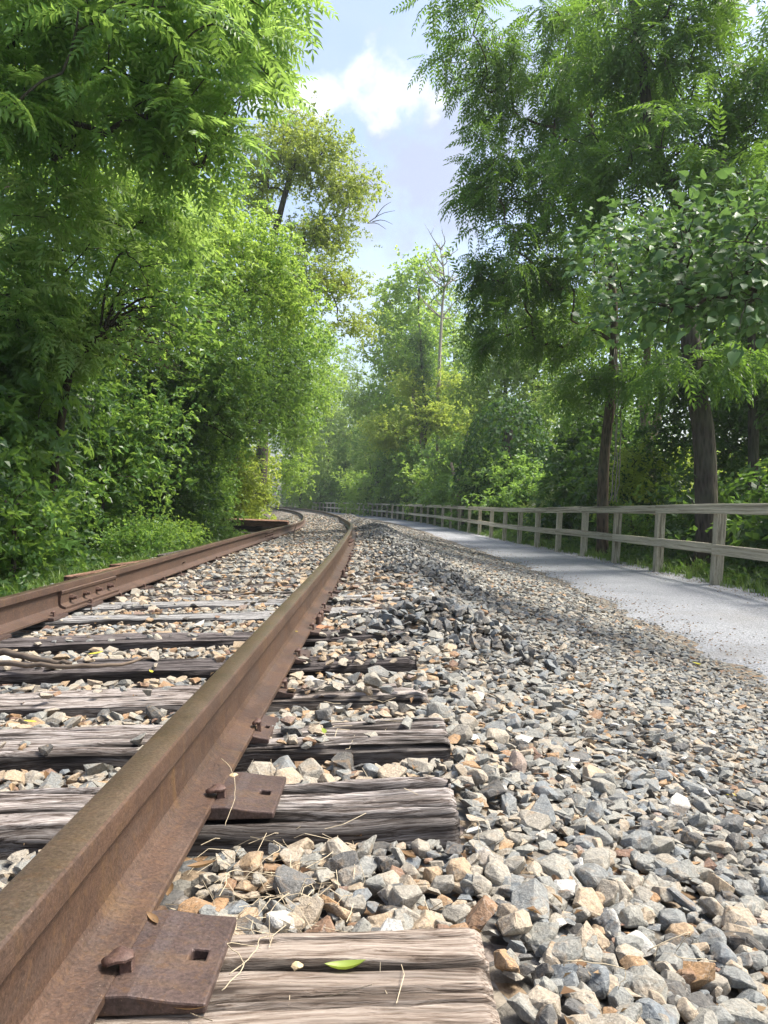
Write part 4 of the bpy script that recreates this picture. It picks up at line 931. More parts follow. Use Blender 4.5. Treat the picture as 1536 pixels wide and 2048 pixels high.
for nm, lab, d, uo, h, rx, mt_, tp_, sd, n, per in (('bush', 'small bright green bush at the foot of the hedge beside the rail', 12.4, -2.65, .6, .55, 'green', T_SPRIGS, 71, 60, 14),
                                  ('bush', 'low tuft of bright feathery green beside the small bush', 14.2, -2.7, .55, .65, 'elder', T_SPRIGS, 72, 60, 14),
                                  ('bush', 'low dark green bush at the hedge foot closest to the camera', 5.9, -3.0, .95, .55, 'dark', T_SPRIG, 73, 60, 10),
                                  ('bush', 'trailing green bush just before the stacked timbers', 17.5, -2.6, .8, .7, 'green', T_SPRIGS, 74, 60, 14)):
    x = float(xc(d)) + uo; z0 = gnd(x, d)
    tree(nm, lab, 'bush', [(x, d, z0 - .05), (x, d, z0 + h*.5)], 0.012, [(np.array((x, d, z0 + h*.45)), (rx, rx, h*.5))], n, tp_, per, .12, mt_, seed=sd, start=0, tint=(.55, .22), size=.8, crown='foliage', trunkname='stem')

# ------------------------------------------------------------------ trees across the path
def side_tree(nm, lab, d, px, lobes, **k): pass
tree('walnut_tree', 'tall walnut with drooping feathery leaves and a vine-scarred sunlit trunk behind the fence', 'tree',
     [(at(1205, 1000, 18.5)[0], 18.5, gnd(5.6, 18.5) - .1), at(1208, 930, 18.5), at(1222, 780, 18.5), at(1225, 600, 18.5), at(1190, 350, 18.5), at(1160, 100, 18.5), at(1140, -20, 18.5)], 0.15,
     [lob(1150, 760, 18, .7, .8, .4), lob(1245, 745, 17.6, .6, .8, .35), lob(920, 60, 17, .8, 1.2, .7), lob(985, 190, 18, .9, 1.5, 1.1), lob(975, 360, 18, .75, 1.5, 1.1), lob(985, 540, 18, .85, 1.4, 1.1), lob(985, 670, 18, .55, 1, .8), lob(1110, 120, 18, 1.4, 1.6, 1.3), lob(1110, 330, 18.5, 1.4, 1.6, 1.3), lob(1120, 520, 18.5, 1.4, 1.4, 1.1), lob(1110, 660, 19, 1.0, 1.2, .7), lob(1250, 230, 19, 1.3, 1.5, 1.6)],
     420, T_WALNUT, 9, 0.17, 'walnut', 'barkm', seed=20, mode='whorl', droop=0.9, start=0.35, upn=0.35, tipr=0.008)
tree('walnut_tree', 'broad walnut on a thick dark leaning trunk beyond the path', 'tree',
     [(at(1415, 1000, 14)[0], 14, gnd(6, 14) - .1), at(1408, 900, 14), at(1385, 740, 14), at(1365, 560, 14), at(1350, 400, 14), at(1300, 290, 14), at(1268, 50, 14), at(1240, -100, 14)], 0.225,
     [lob(1440, 705, 13.5, .8, .8, .35), lob(1325, 735, 13.5, .5, .7, .28), lob(1240, 110, 14, 1.2, 1.4, 1.2), lob(1400, 60, 14, 1.4, 1.5, 1.0), lob(1500, 190, 13, 1.1, 1.3, 1.0), lob(1350, 310, 13.2, 1.2, 1.3, .8), lob(1200, 350, 14, .9, 1.2, .9), lob(1480, 350, 12, .9, 1, .6), lob(1360, -60, 14, 1.6, 1.4, .5)],
     250, T_WALNUT, 9, 0.16, 'walnut', seed=22, mode='whorl', droop=0.7, start=0.45, upn=0.35, tipr=0.008, tint=(.5, .22))
tree('ash_tree', 'dark slim-trunked tree at the picture edge behind the mulberry', 'tree',
     [(7.7, 16, -.5), at(1505, 850, 16), at(1500, 600, 16), at(1510, 300, 16)], 0.14,
     [lob(1500, 560, 16.5, 1.3, 1.2, 1.0), lob(1450, 640, 16.5, .9, 1.1, .5), lob(1545, 780, 16, .7, 1, .7), lob(1540, 450, 17, 1.5, 1.3, 1.3), lob(1380, 480, 17, 1.2, 1.2, .8)],
     170, T_SPRIGL, 11, 0.24, 'dark', seed=24, start=0.3)
tree('forked_tree', 'forked grey trunk standing in sunlight between the two walnuts', 'tree',
     [(at(1295, 1000, 24)[0], 24, -.6), at(1298, 900, 24), at(1288, 830, 24), at(1290, 740, 24), at(1300, 600, 24), at(1290, 450, 24)], 0.22,
     [lob(1300, 520, 24, 2.2, 1.6, 2.0), lob(1200, 620, 24, 1.5, 1.5, 1.3), lob(1330, 660, 23, 1.0, 1.2, .5)], 160, T_SPRIGL, 12, 0.3, 'green', 'barkl', seed=26, start=0.5)
fk = bpy.data.objects['forked_tree']; fb_ = np.array(fk.location[:])
V, F = tube(catmull([at(1298, 905, 24), at(1312, 850, 24), at(1330, 760, 24), at(1350, 640, 24)], 8) - fb_, np.linspace(.15, .08, 8), 8, seed=4); m_ = MB(); m_.add(V, F); m_.build('limb', M['barkl'], fk, smooth=True)
for nm, lab, base_, lobes, n_, mt_, sd in (
    ('understory_maple', 'shady broad-leaved tree filling the gap behind the forked trunk', (at(1240, 1000, 27)[0], 27), [lob(1170, 790, 27, 1.5, 1.3, 1.3), lob(1260, 720, 27, 1.5, 1.3, 1.2), lob(1150, 680, 28, 1.4, 1.3, 1.0), lob(1250, 850, 28, 1.2, 1.2, 1.0)], 170, 'green', 341),
    ('understory_maple', 'dark broad-leaved tree behind the leaning walnut trunk', (at(1390, 1000, 20.5)[0], 20.5), [lob(1350, 770, 20.5, 1.0, 1.1, .8), lob(1440, 690, 20.5, 1.2, 1.2, .7), lob(1450, 830, 20, 1.1, 1.1, .6), lob(1350, 870, 21, .9, 1.0, .6)], 150, 'dark', 342),
    ('understory_maple', 'dark broad-leaved tree under the slim-trunked tree at the picture edge', (at(1530, 1000, 18)[0], 18), [lob(1520, 730, 18, 1.0, 1.1, .8), lob(1500, 860, 18, 1.1, 1.1, .7), lob(1590, 800, 18, 1.2, 1.2, 1.3)], 150, 'dark', 343)):
    zb = gnd(base_[0], base_[1]); tree(nm, lab, 'tree', [(base_[0], base_[1], zb - .1), (base_[0] + .1, base_[1], zb + 1.2), (base_[0], base_[1], zb + 3.0)], .07, lobes, n_, T_SPRIGL, 8, .26, mt_, seed=sd, start=.3, tint=(.45, .25))
# climbing vine stems on the sunlit walnut trunk
wn = bpy.data.objects['walnut_tree']; wb = np.array(wn.location[:])
for q, (a, b) in enumerate(((1225, 1232), (1231, 1243), (1219, 1236))):
    P = catmull([at(a, 1004, 18.2), at(a + 9, 930, 18.2), at(b - 3, 860, 18.2), at(b, 780, 18.2), at(b - 4, 700, 18.2)], 16); P += np.random.RandomState(q).normal(size=P.shape)*.015
    V, F = tube(P - wb, .014, 5); m_ = MB(); m_.add(V, F); m_.build('vine_stem', M['dead'], wn, smooth=True)
# mulberry close by, its largest leaves one by one
rs_ = np.random.RandomState(41)
ml = [lob(1330, 520, 6.6, .75, .7, .42), lob(1450, 480, 6.2, .55, .6, .36), lob(1290, 620, 6.8, .5, .6, .22), lob(1430, 590, 6.3, .6, .6, .25), lob(1520, 540, 5.8, .5, .6, .4), lob(1250, 480, 7.2, .3, .5, .2), lob(1450, 660, 5.6, .2, .3, .10), lob(1700, 480, 6, .9, .8, .7)]
tips, _ = sample_lobes(ml, 170, rs_, 2.0)
mb, tp, td, base = skeleton([(5.6, 6.4, -.6), (5.5, 6.4, .8), (5.0, 6.4, 2.0), (4.4, 6.4, 2.7), (3.6, 6.5, 2.9)], 0.07, tips, rs_, start=.4, tipr=0.005)
mul = empty('mulberry_tree', base); tag(mul, 'low mulberry bough of broad heart-shaped leaves hanging out over the path', 'tree')
V, F, A = mb.out(); link('trunk', mesh_from('trunk', V - base, F, M['bark'], smooth=True), mul)
per = 20; k = np.repeat(np.arange(len(tp)), per); n = len(k); off = rs_.normal(size=(n, 3))*0.15*np.array((1.2, 1, .8)); P = tp[k] + off
fw = unit(off)*.6 + td[k]*.6 + unit(rs_.normal(size=(n, 3)))*.5 + np.array((-.35, -.15, -.35)); nn = np.array((-.15, -.35, 1.0)) + rs_.normal(size=(n, 3))*.6
S = rs_.uniform(.4, 1.1, n); T = np.clip(rs_.normal(.5, .3, n), 0, 1)
ppx = 768 + P[:, 0]/P[:, 1]*FPX; order = np.argsort(np.where((ppx < 1540), P[:, 1] - S*0.8, 99)); big = order[:240]; rest = order[240:]
V, F, TT = leaves(T_HEART, P[rest], fw[rest], nn[rest], S[rest], T[rest], rs_); c = link('crown', mesh_from('crown', V - base, F, M['mulberry'], attrs={'tint': TT}), mul); c['kind'] = 'stuff'
HM = [mesh_from('leaf', v, f, M['mulberry'], smooth=True, attrs={'tint': np.full(len(v), t_)}) for v, f in T_HEART for t_ in (.25, .55, .9)]
fu = unit(fw); nu = unit(nn - fu*np.sum(nn*fu, -1, keepdims=True)); su = np.cross(fu, nu)
for i in big:
    o = link('leaf', HM[rs_.randint(len(HM))], mul); m4 = Matrix(np.stack([su[i], fu[i], nu[i]], -1).tolist()).to_4x4(); m4.translation = Vector(P[i] - base); o.matrix_basis = m4 @ Matrix.Scale(float(S[i]*1.06), 4)
# vine-covered mound behind the fence
vb = at(1012, 1000, 38); vb[2] = -.85
rs_ = np.random.RandomState(43); e = empty('vine_mound', vb); tag(e, 'rounded mound of dark creeper smothering a dead tree behind the fence', 'vine mound')
cs = [(at(1015, 905, 38), (2.1, 1.7, 2.7)), (at(962, 950, 38.5), (1.3, 1.4, 1.6)), (at(1075, 955, 38), (1.5, 1.3, 1.7)), (at(1020, 985, 37.5), (2.0, 1.3, 1.1))]
Ps, Ds = sample_lobes(cs, 5600, rs_, 22.0); ok = Ps[:, 2] > -.8; Ps, Ds = Ps[ok], Ds[ok]
V, F, T = leaves(T_VINE, Ps + rs_.normal(size=Ps.shape)*.06, unit(rs_.normal(size=Ps.shape))*.6 + np.array((0, 0, -.8)) + Ds*.2, Ds + rs_.normal(size=Ps.shape)*.3 + np.array((0, 0, .4)), rs_.uniform(.8, 1.6, len(Ps)), np.clip(rs_.normal(.45, .25, len(Ps)), 0, 1), rs_)
c = link('foliage', mesh_from('foliage', V - vb, F, M['vine'], attrs={'tint': T}), e); c['kind'] = 'stuff'
V, F = tube(catmull([vb, at(1012, 930, 38), at(1018, 860, 38)], 8) - vb, np.linspace(.3, .2, 8), 9, seed=2); m_ = MB(); m_.add(V, F); m_.build('trunk', M['bark'], e)
# understory behind the fence
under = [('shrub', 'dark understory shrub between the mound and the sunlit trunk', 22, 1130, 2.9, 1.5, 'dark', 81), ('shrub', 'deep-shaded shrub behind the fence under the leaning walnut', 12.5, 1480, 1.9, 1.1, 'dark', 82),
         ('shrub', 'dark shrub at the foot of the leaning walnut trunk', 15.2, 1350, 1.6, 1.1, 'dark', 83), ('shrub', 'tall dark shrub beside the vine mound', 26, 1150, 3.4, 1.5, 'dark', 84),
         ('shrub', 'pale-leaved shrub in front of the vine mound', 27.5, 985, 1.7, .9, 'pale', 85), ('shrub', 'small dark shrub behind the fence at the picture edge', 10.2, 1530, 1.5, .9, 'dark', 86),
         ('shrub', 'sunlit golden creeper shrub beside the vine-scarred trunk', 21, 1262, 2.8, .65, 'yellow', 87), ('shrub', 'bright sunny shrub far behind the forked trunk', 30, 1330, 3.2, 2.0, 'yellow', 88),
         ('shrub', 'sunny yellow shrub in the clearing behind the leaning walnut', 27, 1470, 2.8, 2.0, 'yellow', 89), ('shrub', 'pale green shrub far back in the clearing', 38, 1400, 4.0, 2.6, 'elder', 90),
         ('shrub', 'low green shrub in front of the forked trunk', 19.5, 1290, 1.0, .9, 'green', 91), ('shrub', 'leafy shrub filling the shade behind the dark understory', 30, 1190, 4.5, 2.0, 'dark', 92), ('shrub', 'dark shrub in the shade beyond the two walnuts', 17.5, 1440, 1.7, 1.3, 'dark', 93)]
for nm, lab, d, px_, h, rx, mt_, sd in under:
    x = max((px_ - 768)/FPX*d, float(fx(d)) + .75 + rx*1.05); z0 = gnd(x, d); r_ = np.random.RandomState(sd)
    lobes = [(np.array((x + r_.uniform(-.5, .5)*rx, d + r_.uniform(-.5, .5)*rx, z0 + h*(.1 + .8*(q + .5)/8))), (rx*r_.uniform(.45, .75), rx*r_.uniform(.45, .75), h*.16)) for q in range(8)]
    tree(nm, lab, 'shrub', [(x, d, z0 - .1), (x, d, z0 + h*.35), (x + .05, d, z0 + h*.75)], .035, lobes, int(40*rx*h**.9), T_SPRIG if mt_ != 'dark' else T_SPRIGL, 6, .22, mt_, seed=sd, start=.1, size=1.22 if d < 25 else 1.6, group='shrubs behind the fence', crown='foliage', trunkname='stem', tint=(.5, .25))
# middle distance beyond the fence
tree('sassafras_tree', 'spreading yellow-green tree glowing beyond the vine mound', 'tree',
     [(at(862, 1000, 58)[0], 58, -.9), at(856, 930, 58), at(840, 860, 58), at(825, 790, 58)], 0.26,
     [lob(795, 870, 58, 2.0, 2.0, 1.1), lob(860, 830, 58, 2.6, 2.0, 1.1), lob(920, 845, 57, 2.0, 1.8, 1.0), lob(830, 775, 59, 1.6, 1.6, .8), lob(762, 850, 59, 1.0, 1.2, .6), lob(905, 775, 60, 1.5, 1.6, .8)],
     280, T_SPRIG, 11, .42, 'yellow', 'barkl', seed=28, size=2.0, start=.3, tint=(.5, .25))
tree('understory_tree', 'rounded green tree below the yellow-green one at the fence bend', 'tree',
     [(at(850, 1000, 56)[0], 56, -.9), at(845, 940, 56), at(840, 880, 56)], 0.18,
     [lob(840, 930, 57, 2.2, 1.8, 1.9), lob(905, 930, 48, 1.8, 1.6, 1.7), lob(795, 930, 66, 2.0, 2.0, 2.2)], 220, T_SPRIG, 10, .42, 'green', seed=29, size=2.1, start=.25)
# dead snag
e = empty('dead_tree', (at(878, 1000, 60)[0], 60, -.9)); tag(e, 'bare pale dead tree rising above the far woods', 'dead tree'); db = np.array(e.location[:]); mb = MB()
Pm = catmull([db, at(876, 850, 60), at(878, 740, 60), at(884, 620, 60), at(888, 560, 60), at(878, 490, 60)], 24); V, F = tube(Pm - db, np.linspace(.22, .025, 24), 8, seed=6); mb.add(V, F)
rs_ = np.random.RandomState(9)
for q in range(26):
    i = rs_.randint(13, 23); a = Pm[i]; dr = rs_.normal(size=3)*np.array((1.3, 1, .2)) + np.array((0, 0, 1.1)); ln = rs_.uniform(1.2, 4.0)*(1 - (i - 13)/16); dr = unit(dr)*ln
    Q = catmull([a, a + dr*.5 + rs_.normal(size=3)*.15, a + dr + np.array((0, 0, .3))], 7); V, F = tube(Q - db, np.linspace(.07, .012, 7), 4); mb.add(V, F)
    for w_ in range(2):
        c_ = Q[rs_.randint(3, 6)]; V, F = tube(np.array([c_, c_ + rs_.normal(size=3)*.35 + np.array((0, 0, .35))]) - db, [.02, .008], 3); mb.add(V, F)
mb.build('trunk', M['dead'], e, smooth=True)
tree('ivy_tree', 'ivy-covered dark tree column beside the bare dead tree', 'tree',
     [(at(845, 1000, 58)[0], 58, -.9), at(850, 850, 58), at(842, 700, 58), at(838, 650, 58)], .2, [lob(840, 680, 58, .9, .8, .8), lob(850, 740, 58, .6, .7, 1.2), lob(852, 820, 58, .55, .7, 1.6)], 90, T_SPRIGS, 16, .26, 'dark', seed=33, size=1.8, start=.2)
# far woods: a few shared trees
def proto(seed, h, mt_, r=3.4, tp=T_FAR, ncl=200, per=13, col=(.45, .25)):
    r_ = np.random.RandomState(seed); lobes = []
    for q in range(11):
        f = q/10; zz = h*(.07 + .87*f); rr_ = r*(0.55 + .6*math.sin(math.pi*(0.15 + .8*f))); a = q*2.4
        lobes.append((np.array((math.cos(a)*rr_*.45, math.sin(a)*rr_*.45, zz)), (rr_*.55, rr_*.55, h*.10)))
    tips, _ = sample_lobes(lobes, ncl, r_, 2.2); mb, tp_, td_, base = skeleton([(0, 0, 0), (.2, 0, h*.3), (0, .2, h*.6), (.1, 0, h*.9)], h*.013, tips, r_, start=.06, tipr=.012)
    V, F, A = mb.out(); a_ = mesh_from('trunk', V, F, M['bark'], smooth=True); V, F, T = crown_leaves(tp, tp_, td_, per, .55, r_, 1.1, tint=col)
    return a_, mesh_from('crown', V, F, M[mt_], attrs={'tint': T})
PRT = [proto(11, 18, 'walnut', 3.6, T_SPRIGL, 220, 11), proto(12, 18, 'green', 3.4, T_SPRIGL, 220, 11)]
PR = [proto(1, 18, 'far'), proto(2, 20, 'far', 3.6), proto(3, 16, 'green', 3.0), proto(4, 17, 'elder', 3.0)]
farl = [(660, 108, 1.15, 0, 'far tree with rounded crown at the left of the far wood'), (715, 100, 1.0, 1, 'broad hazy tree in the far wood above the bend of the fence'), (600, 100, .85, 3, 'pale far tree peeping out behind the hedge'),
        (755, 92, .95, 2, 'dark green far tree straight ahead above the fence'), (795, 72, 1.15, 0, 'tall hazy tree in front of the far wood, beside the ivy column'), (835, 67, 1.3, 3, 'tallest pale tree behind the bare dead tree'), (905, 84, 1.15, 1, 'hazy green tree between the dead tree and the walnut'),
        (690, 76, .55, 2, 'low dark tree in front of the far wood'), (950, 78, 1.1, 2, 'green tree rising behind the vine mound'), (1010, 46, .85, 0, 'green tree behind the walnut, above the mound'), (740, 68, .5, 1, 'low round tree beside the fence bend'), (1070, 44, .8, 1, 'tree glimpsed through the walnut leaves')]
for px_, d, s, k, lab in farl:
    while (px_ - 768)/FPX*d < float(fx(d)) + 2.5 and (px_ > 640): d += 2
    x = (px_ - 768)/FPX*d; e = empty('far_tree', (x, d, gnd(x, d) - .2)); e.scale = (s, s, s); e.rotation_euler = (0, 0, px_*.7); tag(e, lab.replace(' at the left of', ' at the hedge end of'), 'tree', 'trees of the far wood')
    link('trunk', PR[k][0], e); c = link('crown', PR[k][1], e); c['kind'] = 'stuff'
rb_ = random.Random(12)
for k in range(34):
    d = rb_.uniform(95, 165); x = rb_.uniform(-75, 55); 
    if k > 25: d = rb_.uniform(20, 75); x = -12 - rb_.uniform(0, 14) - d*.18
    if k > 30: d = rb_.uniform(45, 80); x = 24 + rb_.uniform(0, 20)
    if abs(x - float(xc(d))) < 5 or abs(x - float(fx(d)) + 2) < 4: x -= 14
    e = empty('far_tree', (x, d, gnd(x, d) - .2)); s = rb_.uniform(.75, 1.15); e.scale = (s, s, s); e.rotation_euler = (0, 0, rb_.uniform(0, 6)); tag(e, 'one of the green trees massed behind the others at the back', 'tree', 'trees massed at the back of the wood')
    q = rb_.randrange(4); link('trunk', PR[q][0], e); c = link('crown', PR[q][1], e); c['kind'] = 'stuff'
for k, (x, y_, s, q, lab) in enumerate(((9.8, 7.6, .48, 0, 'tall green tree added out of view beside the mulberry to shade the path'), (10.2, 11.4, .55, 2, 'green tree added out of view behind the leaning walnut to shade the path'), (11, 16.5, .6, 1, 'tall green tree added out of view behind the slim-trunked one for shade'), (10, 21, .6, 2, 'wood tree behind the forked trunk'))):  # mostly out-of-view trees, added to cast shade on the path
    e = empty('wood_shade_tree', (x, y_, gnd(x, y_) - .2)); e.scale = (s, s, s); e.rotation_euler = (0, 0, k*1.9); tag(e, lab, 'tree', 'wood trees across the path')
    t_, c_ = PRT[k % 2]; link('trunk', t_, e); c = link('crown', c_, e); c['kind'] = 'stuff'
# low growth along the far fence and the far hedge
US = []
for sd, mt_ in ((301, 'green'), (302, 'dark'), (303, 'elder')):
    r_ = np.random.RandomState(sd); lobes = [(np.array((r_.uniform(-.8, .8), r_.uniform(-.6, .6), 2.6*(.08 + .8*(q + .5)/8))), (r_.uniform(.7, 1.2), r_.uniform(.7, 1.1), .5)) for q in range(8)]
    tips, _ = sample_lobes(lobes, 90, r_, 2.2); mb, tp_, td_, b_ = skeleton([(0, 0, 0), (0, 0, 1), (.1, 0, 2.2)], .04, tips, r_, start=.05); V, F, A = mb.out()
    t_ = mesh_from('stem', V, F, M['bark'], smooth=True); V, F, T = crown_leaves(T_SPRIG, tp_, td_, 14, .28, r_, 1.5, tint=(.5, .25)); US.append((t_, mesh_from('foliage', V, F, M[mt_], attrs={'tint': T})))
ru = random.Random(8); dd_ = 34.0; k = 0
while dd_ < 128:
    for side in (1, -1):
        if side < 0 and (dd_ < 40 or dd_ > 85): continue
        x = float(fx(dd_)) + 2.2 + ru.uniform(0, 1.6) if side > 0 else float(xc(dd_)) - 4.6 - ru.uniform(0, 1.5)
        e = empty('far_shrub', (x, dd_ + ru.uniform(-.6, .6), gnd(x, dd_) - .1)); sc_ = ru.uniform(.8, 1.5) + dd_*.004; e.scale = (sc_*1.2, sc_*1.2, sc_); e.rotation_euler = (0, 0, ru.uniform(0, 6))
        tag(e, 'small green shrub in the row behind the far fence' if side > 0 else 'small green shrub along the hidden stretch past the bend', 'shrub', 'shrubs behind the far fence' if side > 0 else 'shrubs past the bend')
        a_, b_ = US[ru.choice((0, 0, 1, 1, 2))]; link('stem', a_, e); c = link('foliage', b_, e); c['kind'] = 'stuff'
    dd_ += 2.6 + dd_*.012
# slim dark trunks in front of the far wood
for k, (P_, lab) in enumerate((([(668, 1004), (660, 975), (645, 950), (640, 925)], 'slim crooked dark trunk above the far fence'), ([(775, 1010), (772, 960), (764, 935), (750, 915)], 'slim dark forked sapling behind the fence bend'), ([(853, 1012), (850, 975), (838, 945), (834, 925)], 'pale bare trunk behind the fence below the yellow-green tree'))):
    d = (70, 60, 42)[k]; pts = np.array([at(a, b, d) for a, b in P_]); pts[:, 0] += max(0, float(fx(d)) + 1.0 - pts[0, 0]); pts[0, 2] = -.9; P = catmull(pts, 10); e = empty('slim_tree', P[0]); tag(e, lab, 'tree')
    m_ = MB(); V, F = tube(P - P[0], np.linspace((.18, .16, .22)[k], .05, 10), 7, seed=k); m_.add(V, F)
    V, F = tube(catmull([P[5], P[5] + np.array((.5, 0, 1.2)), P[5] + np.array((.7, .2, 2.4))], 6) - P[0], np.linspace(.08, .02, 6), 5); m_.add(V, F); m_.build('trunk', M['barkl' if k == 2 else 'bark'], e, smooth=True)

# ------------------------------------------------------------------ grass and ground cover
def blade_tpl(n, h, w, rs_):
    parts = []
    for i in range(n):
        a = rs_.uniform(0, 6.28); b = rs_.uniform(.1, .5); hh = h*rs_.uniform(.6, 1.1); dx, dy = math.cos(a), math.sin(a); sx, sy = -dy*w/2, dx*w/2; bx, by = rs_.uniform(-.04, .04), rs_.uniform(-.04, .04)
        V = np.array([(bx - sx, by - sy, 0), (bx + sx, by + sy, 0), (bx + dx*b*hh*.3 + sx*.7, by + dy*b*hh*.3 + sy*.7, hh*.6), (bx + dx*b*hh*.3 - sx*.7, by + dy*b*hh*.3 - sy*.7, hh*.6), (bx + dx*b*hh, by + dy*b*hh, hh*.9)])
        parts.append((V, np.array([(0, 1, 2), (0, 2, 3), (3, 2, 4)])))
    return tmpl(parts)
gr = np.random.RandomState(77); T_GR = [blade_tpl(6, .22, .009, gr) for _ in range(4)]; T_HERB = [sprig(7, .22, .075, .045, gr, 1.4) for _ in range(4)]
def scatter_cover(name, xfun, y0, y1, n, tp, mat, smin, smax, tint, upright=True, pw=1.0):
    y = y0 + (y1 - y0)*gr.rand(n)**pw; x = xfun(y, gr.rand(n)); P = np.stack([x, y, groundz(x, y) - .01], -1)
    P[:, 2] = np.maximum(P[:, 2], bed(x, y, False) - .03)
    a = gr.uniform(0, 6.28, n); fw = np.stack([np.cos(a), np.sin(a), np.zeros(n)], -1); nn = np.tile((0, 0, 1.0), (n, 1)) + gr.normal(size=(n, 3))*.12
    if not upright: fw[:, 2] = gr.uniform(.5, 1.6, n); P[:, 2] += 0.0
    V, F, T = leaves(tp, P, fw, nn, gr.uniform(smin, smax, n), np.clip(gr.normal(*tint, n), 0, 1), gr); return tag(mk(name, V, F, M[mat], attrs={'tint': T}), kind='stuff')
tag(scatter_cover('grass', lambda y, t: fx(y) - .04 + 2.3*t**1.3, 7, 45, 3300, T_GR, 'grass', .6, 1.4, (.45, .25), pw=1.4), 'bright grass strip growing behind the fence', 'grass')
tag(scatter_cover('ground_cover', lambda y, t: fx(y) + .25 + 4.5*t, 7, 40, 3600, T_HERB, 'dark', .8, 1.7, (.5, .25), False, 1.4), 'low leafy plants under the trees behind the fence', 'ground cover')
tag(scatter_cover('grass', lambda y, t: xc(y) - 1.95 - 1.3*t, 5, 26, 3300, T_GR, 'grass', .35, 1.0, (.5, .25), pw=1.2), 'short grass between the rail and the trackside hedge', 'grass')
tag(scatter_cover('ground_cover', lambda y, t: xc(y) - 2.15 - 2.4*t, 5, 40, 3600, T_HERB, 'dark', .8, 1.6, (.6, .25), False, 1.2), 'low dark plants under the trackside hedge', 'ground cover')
# leaf litter and bark crumbs along the path edges and in the ballast
def litter(name, X, Y, Z, smin, smax, mat, label, tl=.35):
    n = len(X); a = gr.uniform(0, 6.28, n); V0, F0 = lt(1, .55, .25, .2); fw = np.stack([np.cos(a), np.sin(a), gr.normal(0, tl, n)], -1); nn = np.tile((0, 0, 1.0), (n, 1)) + gr.normal(size=(n, 3))*.3
    V, F, T = leaves([(V0, F0)], np.stack([X, Y, Z], -1), fw, nn, gr.uniform(smin, smax, n), gr.rand(n), gr); o = mk(name, V, F, M[mat], attrs={'tint': T}); return tag(o, label, 'leaf litter', None, 'stuff')
y = 4 + 30*gr.rand(4200)**1.5; x = np.where(gr.rand(4200) < .62, fx(y) + gr.normal(-.10, .14, 4200), pl(y) + np.abs(gr.normal(0, .3, 4200)) + .1); litter('leaf_litter', x, y, bed(x, y, False) + .012, .008, .032, 'fallen', 'brown leaf litter gathered along the edges of the path')
y = 0.8 + 11*gr.rand(900)**1.5; x = xc(y) + gr.uniform(-1.9, 2.6, 900); u = x - xc(y); ok = (np.abs(np.abs(u) - .75) > .09); x, y = x[ok], y[ok]; litter('leaf_litter', x, y, bed(x, y) + .022, .008, .03, 'fallen', 'dry leaf crumbs caught between the ballast stones', .5)

# ------------------------------------------------------------------ small things on and beside the track
def stemline(name, pts, r, mat, label, cat, group=None, n=14, jit=.003, nside=5, seed=0, tip=.4):
    P = catmull(pts, n); P = P + np.random.RandomState(seed).normal(size=P.shape)*jit; b = P[0].copy(); V, F = tube(P - b, np.linspace(r, r*tip, n), nside); m_ = MB(); m_.add(V, F)
    o = m_.build(name, M[mat], None, smooth=True); o.location = tuple(b); return tag(o, label, cat, group)
def on(px, py, z):      # point at height z seen at a photo position
    d = FPX*(EYE - z)/(py - 1000); return np.array(((px - 768)/FPX*d, d, z))
stemline('stick', [on(-40, 1322, .03), on(60, 1330, .035), on(150, 1333, .035), on(235, 1330, .03), on(300, 1316, .02)], .012, 'stick', 'long thin bent stick lying across the fifth tie', 'stick', seed=1)
stemline('stick', [on(-30, 1300, .03), on(70, 1318, .03), on(140, 1328, .03)], .017, 'stick', 'thicker flat stick lying beside the long bent one', 'stick', seed=2)
stemline('stick', [on(345, 1143, -.06), on(358, 1132, 0.0), on(371, 1122, .05)], .014, 'stick', 'short broken branch leaning on the hedge-side rail', 'stick', n=6, seed=3)
stemline('stick', [np.array((-1.55, 13.2, -.1)), np.array((-1.54, 13.2, .08)), np.array((-1.50, 13.2, .22))], .013, 'stick', 'little twig standing upright between the far ties', 'stick', n=6, seed=4)
rs_ = np.random.RandomState(61)
for k, (a, b, lab) in enumerate((((440, 1520), (448, 1655), 'dry curling stem arching over the second tie plate'), ((545, 1690), (480, 1770), 'pale looped stem beside the big grey stone'), ((430, 1790), (560, 1760), 'long straw stem lying across stones by the first plate'),
                               ((545, 1800), (540, 1900), 'upright dry stem at the edge of the first tie'), ((440, 1990), (520, 1905), 'straw tangle strand beside the first tie plate'), ((455, 1960), (545, 1880), 'second straw strand crossing the first tie'), ((920, 1680), (1010, 1720), 'thin twig lying off the end of the second tie'),
                               ((1130, 1940), (1240, 1990), 'grey twig among stones past the first tie'), ((1300, 1910), (1440, 1930), 'long fine twig across the lower shoulder stones'))):
    z = .05; p = on(*a, z); q = on(*b, z - .02); m1 = p + (q - p)*.33 + np.array((rs_.uniform(-.03, .03), 0, rs_.uniform(.01, .05))); m2 = p + (q - p)*.7 + np.array((rs_.uniform(-.03, .03), 0, rs_.uniform(.0, .03)))
    stemline('dry_stem', [p, m1, m2, q], .0008, 'straw', lab, 'dry stem', 'dry stems on the track', seed=k, jit=.0006, n=18, tip=.6)
ms = MB()
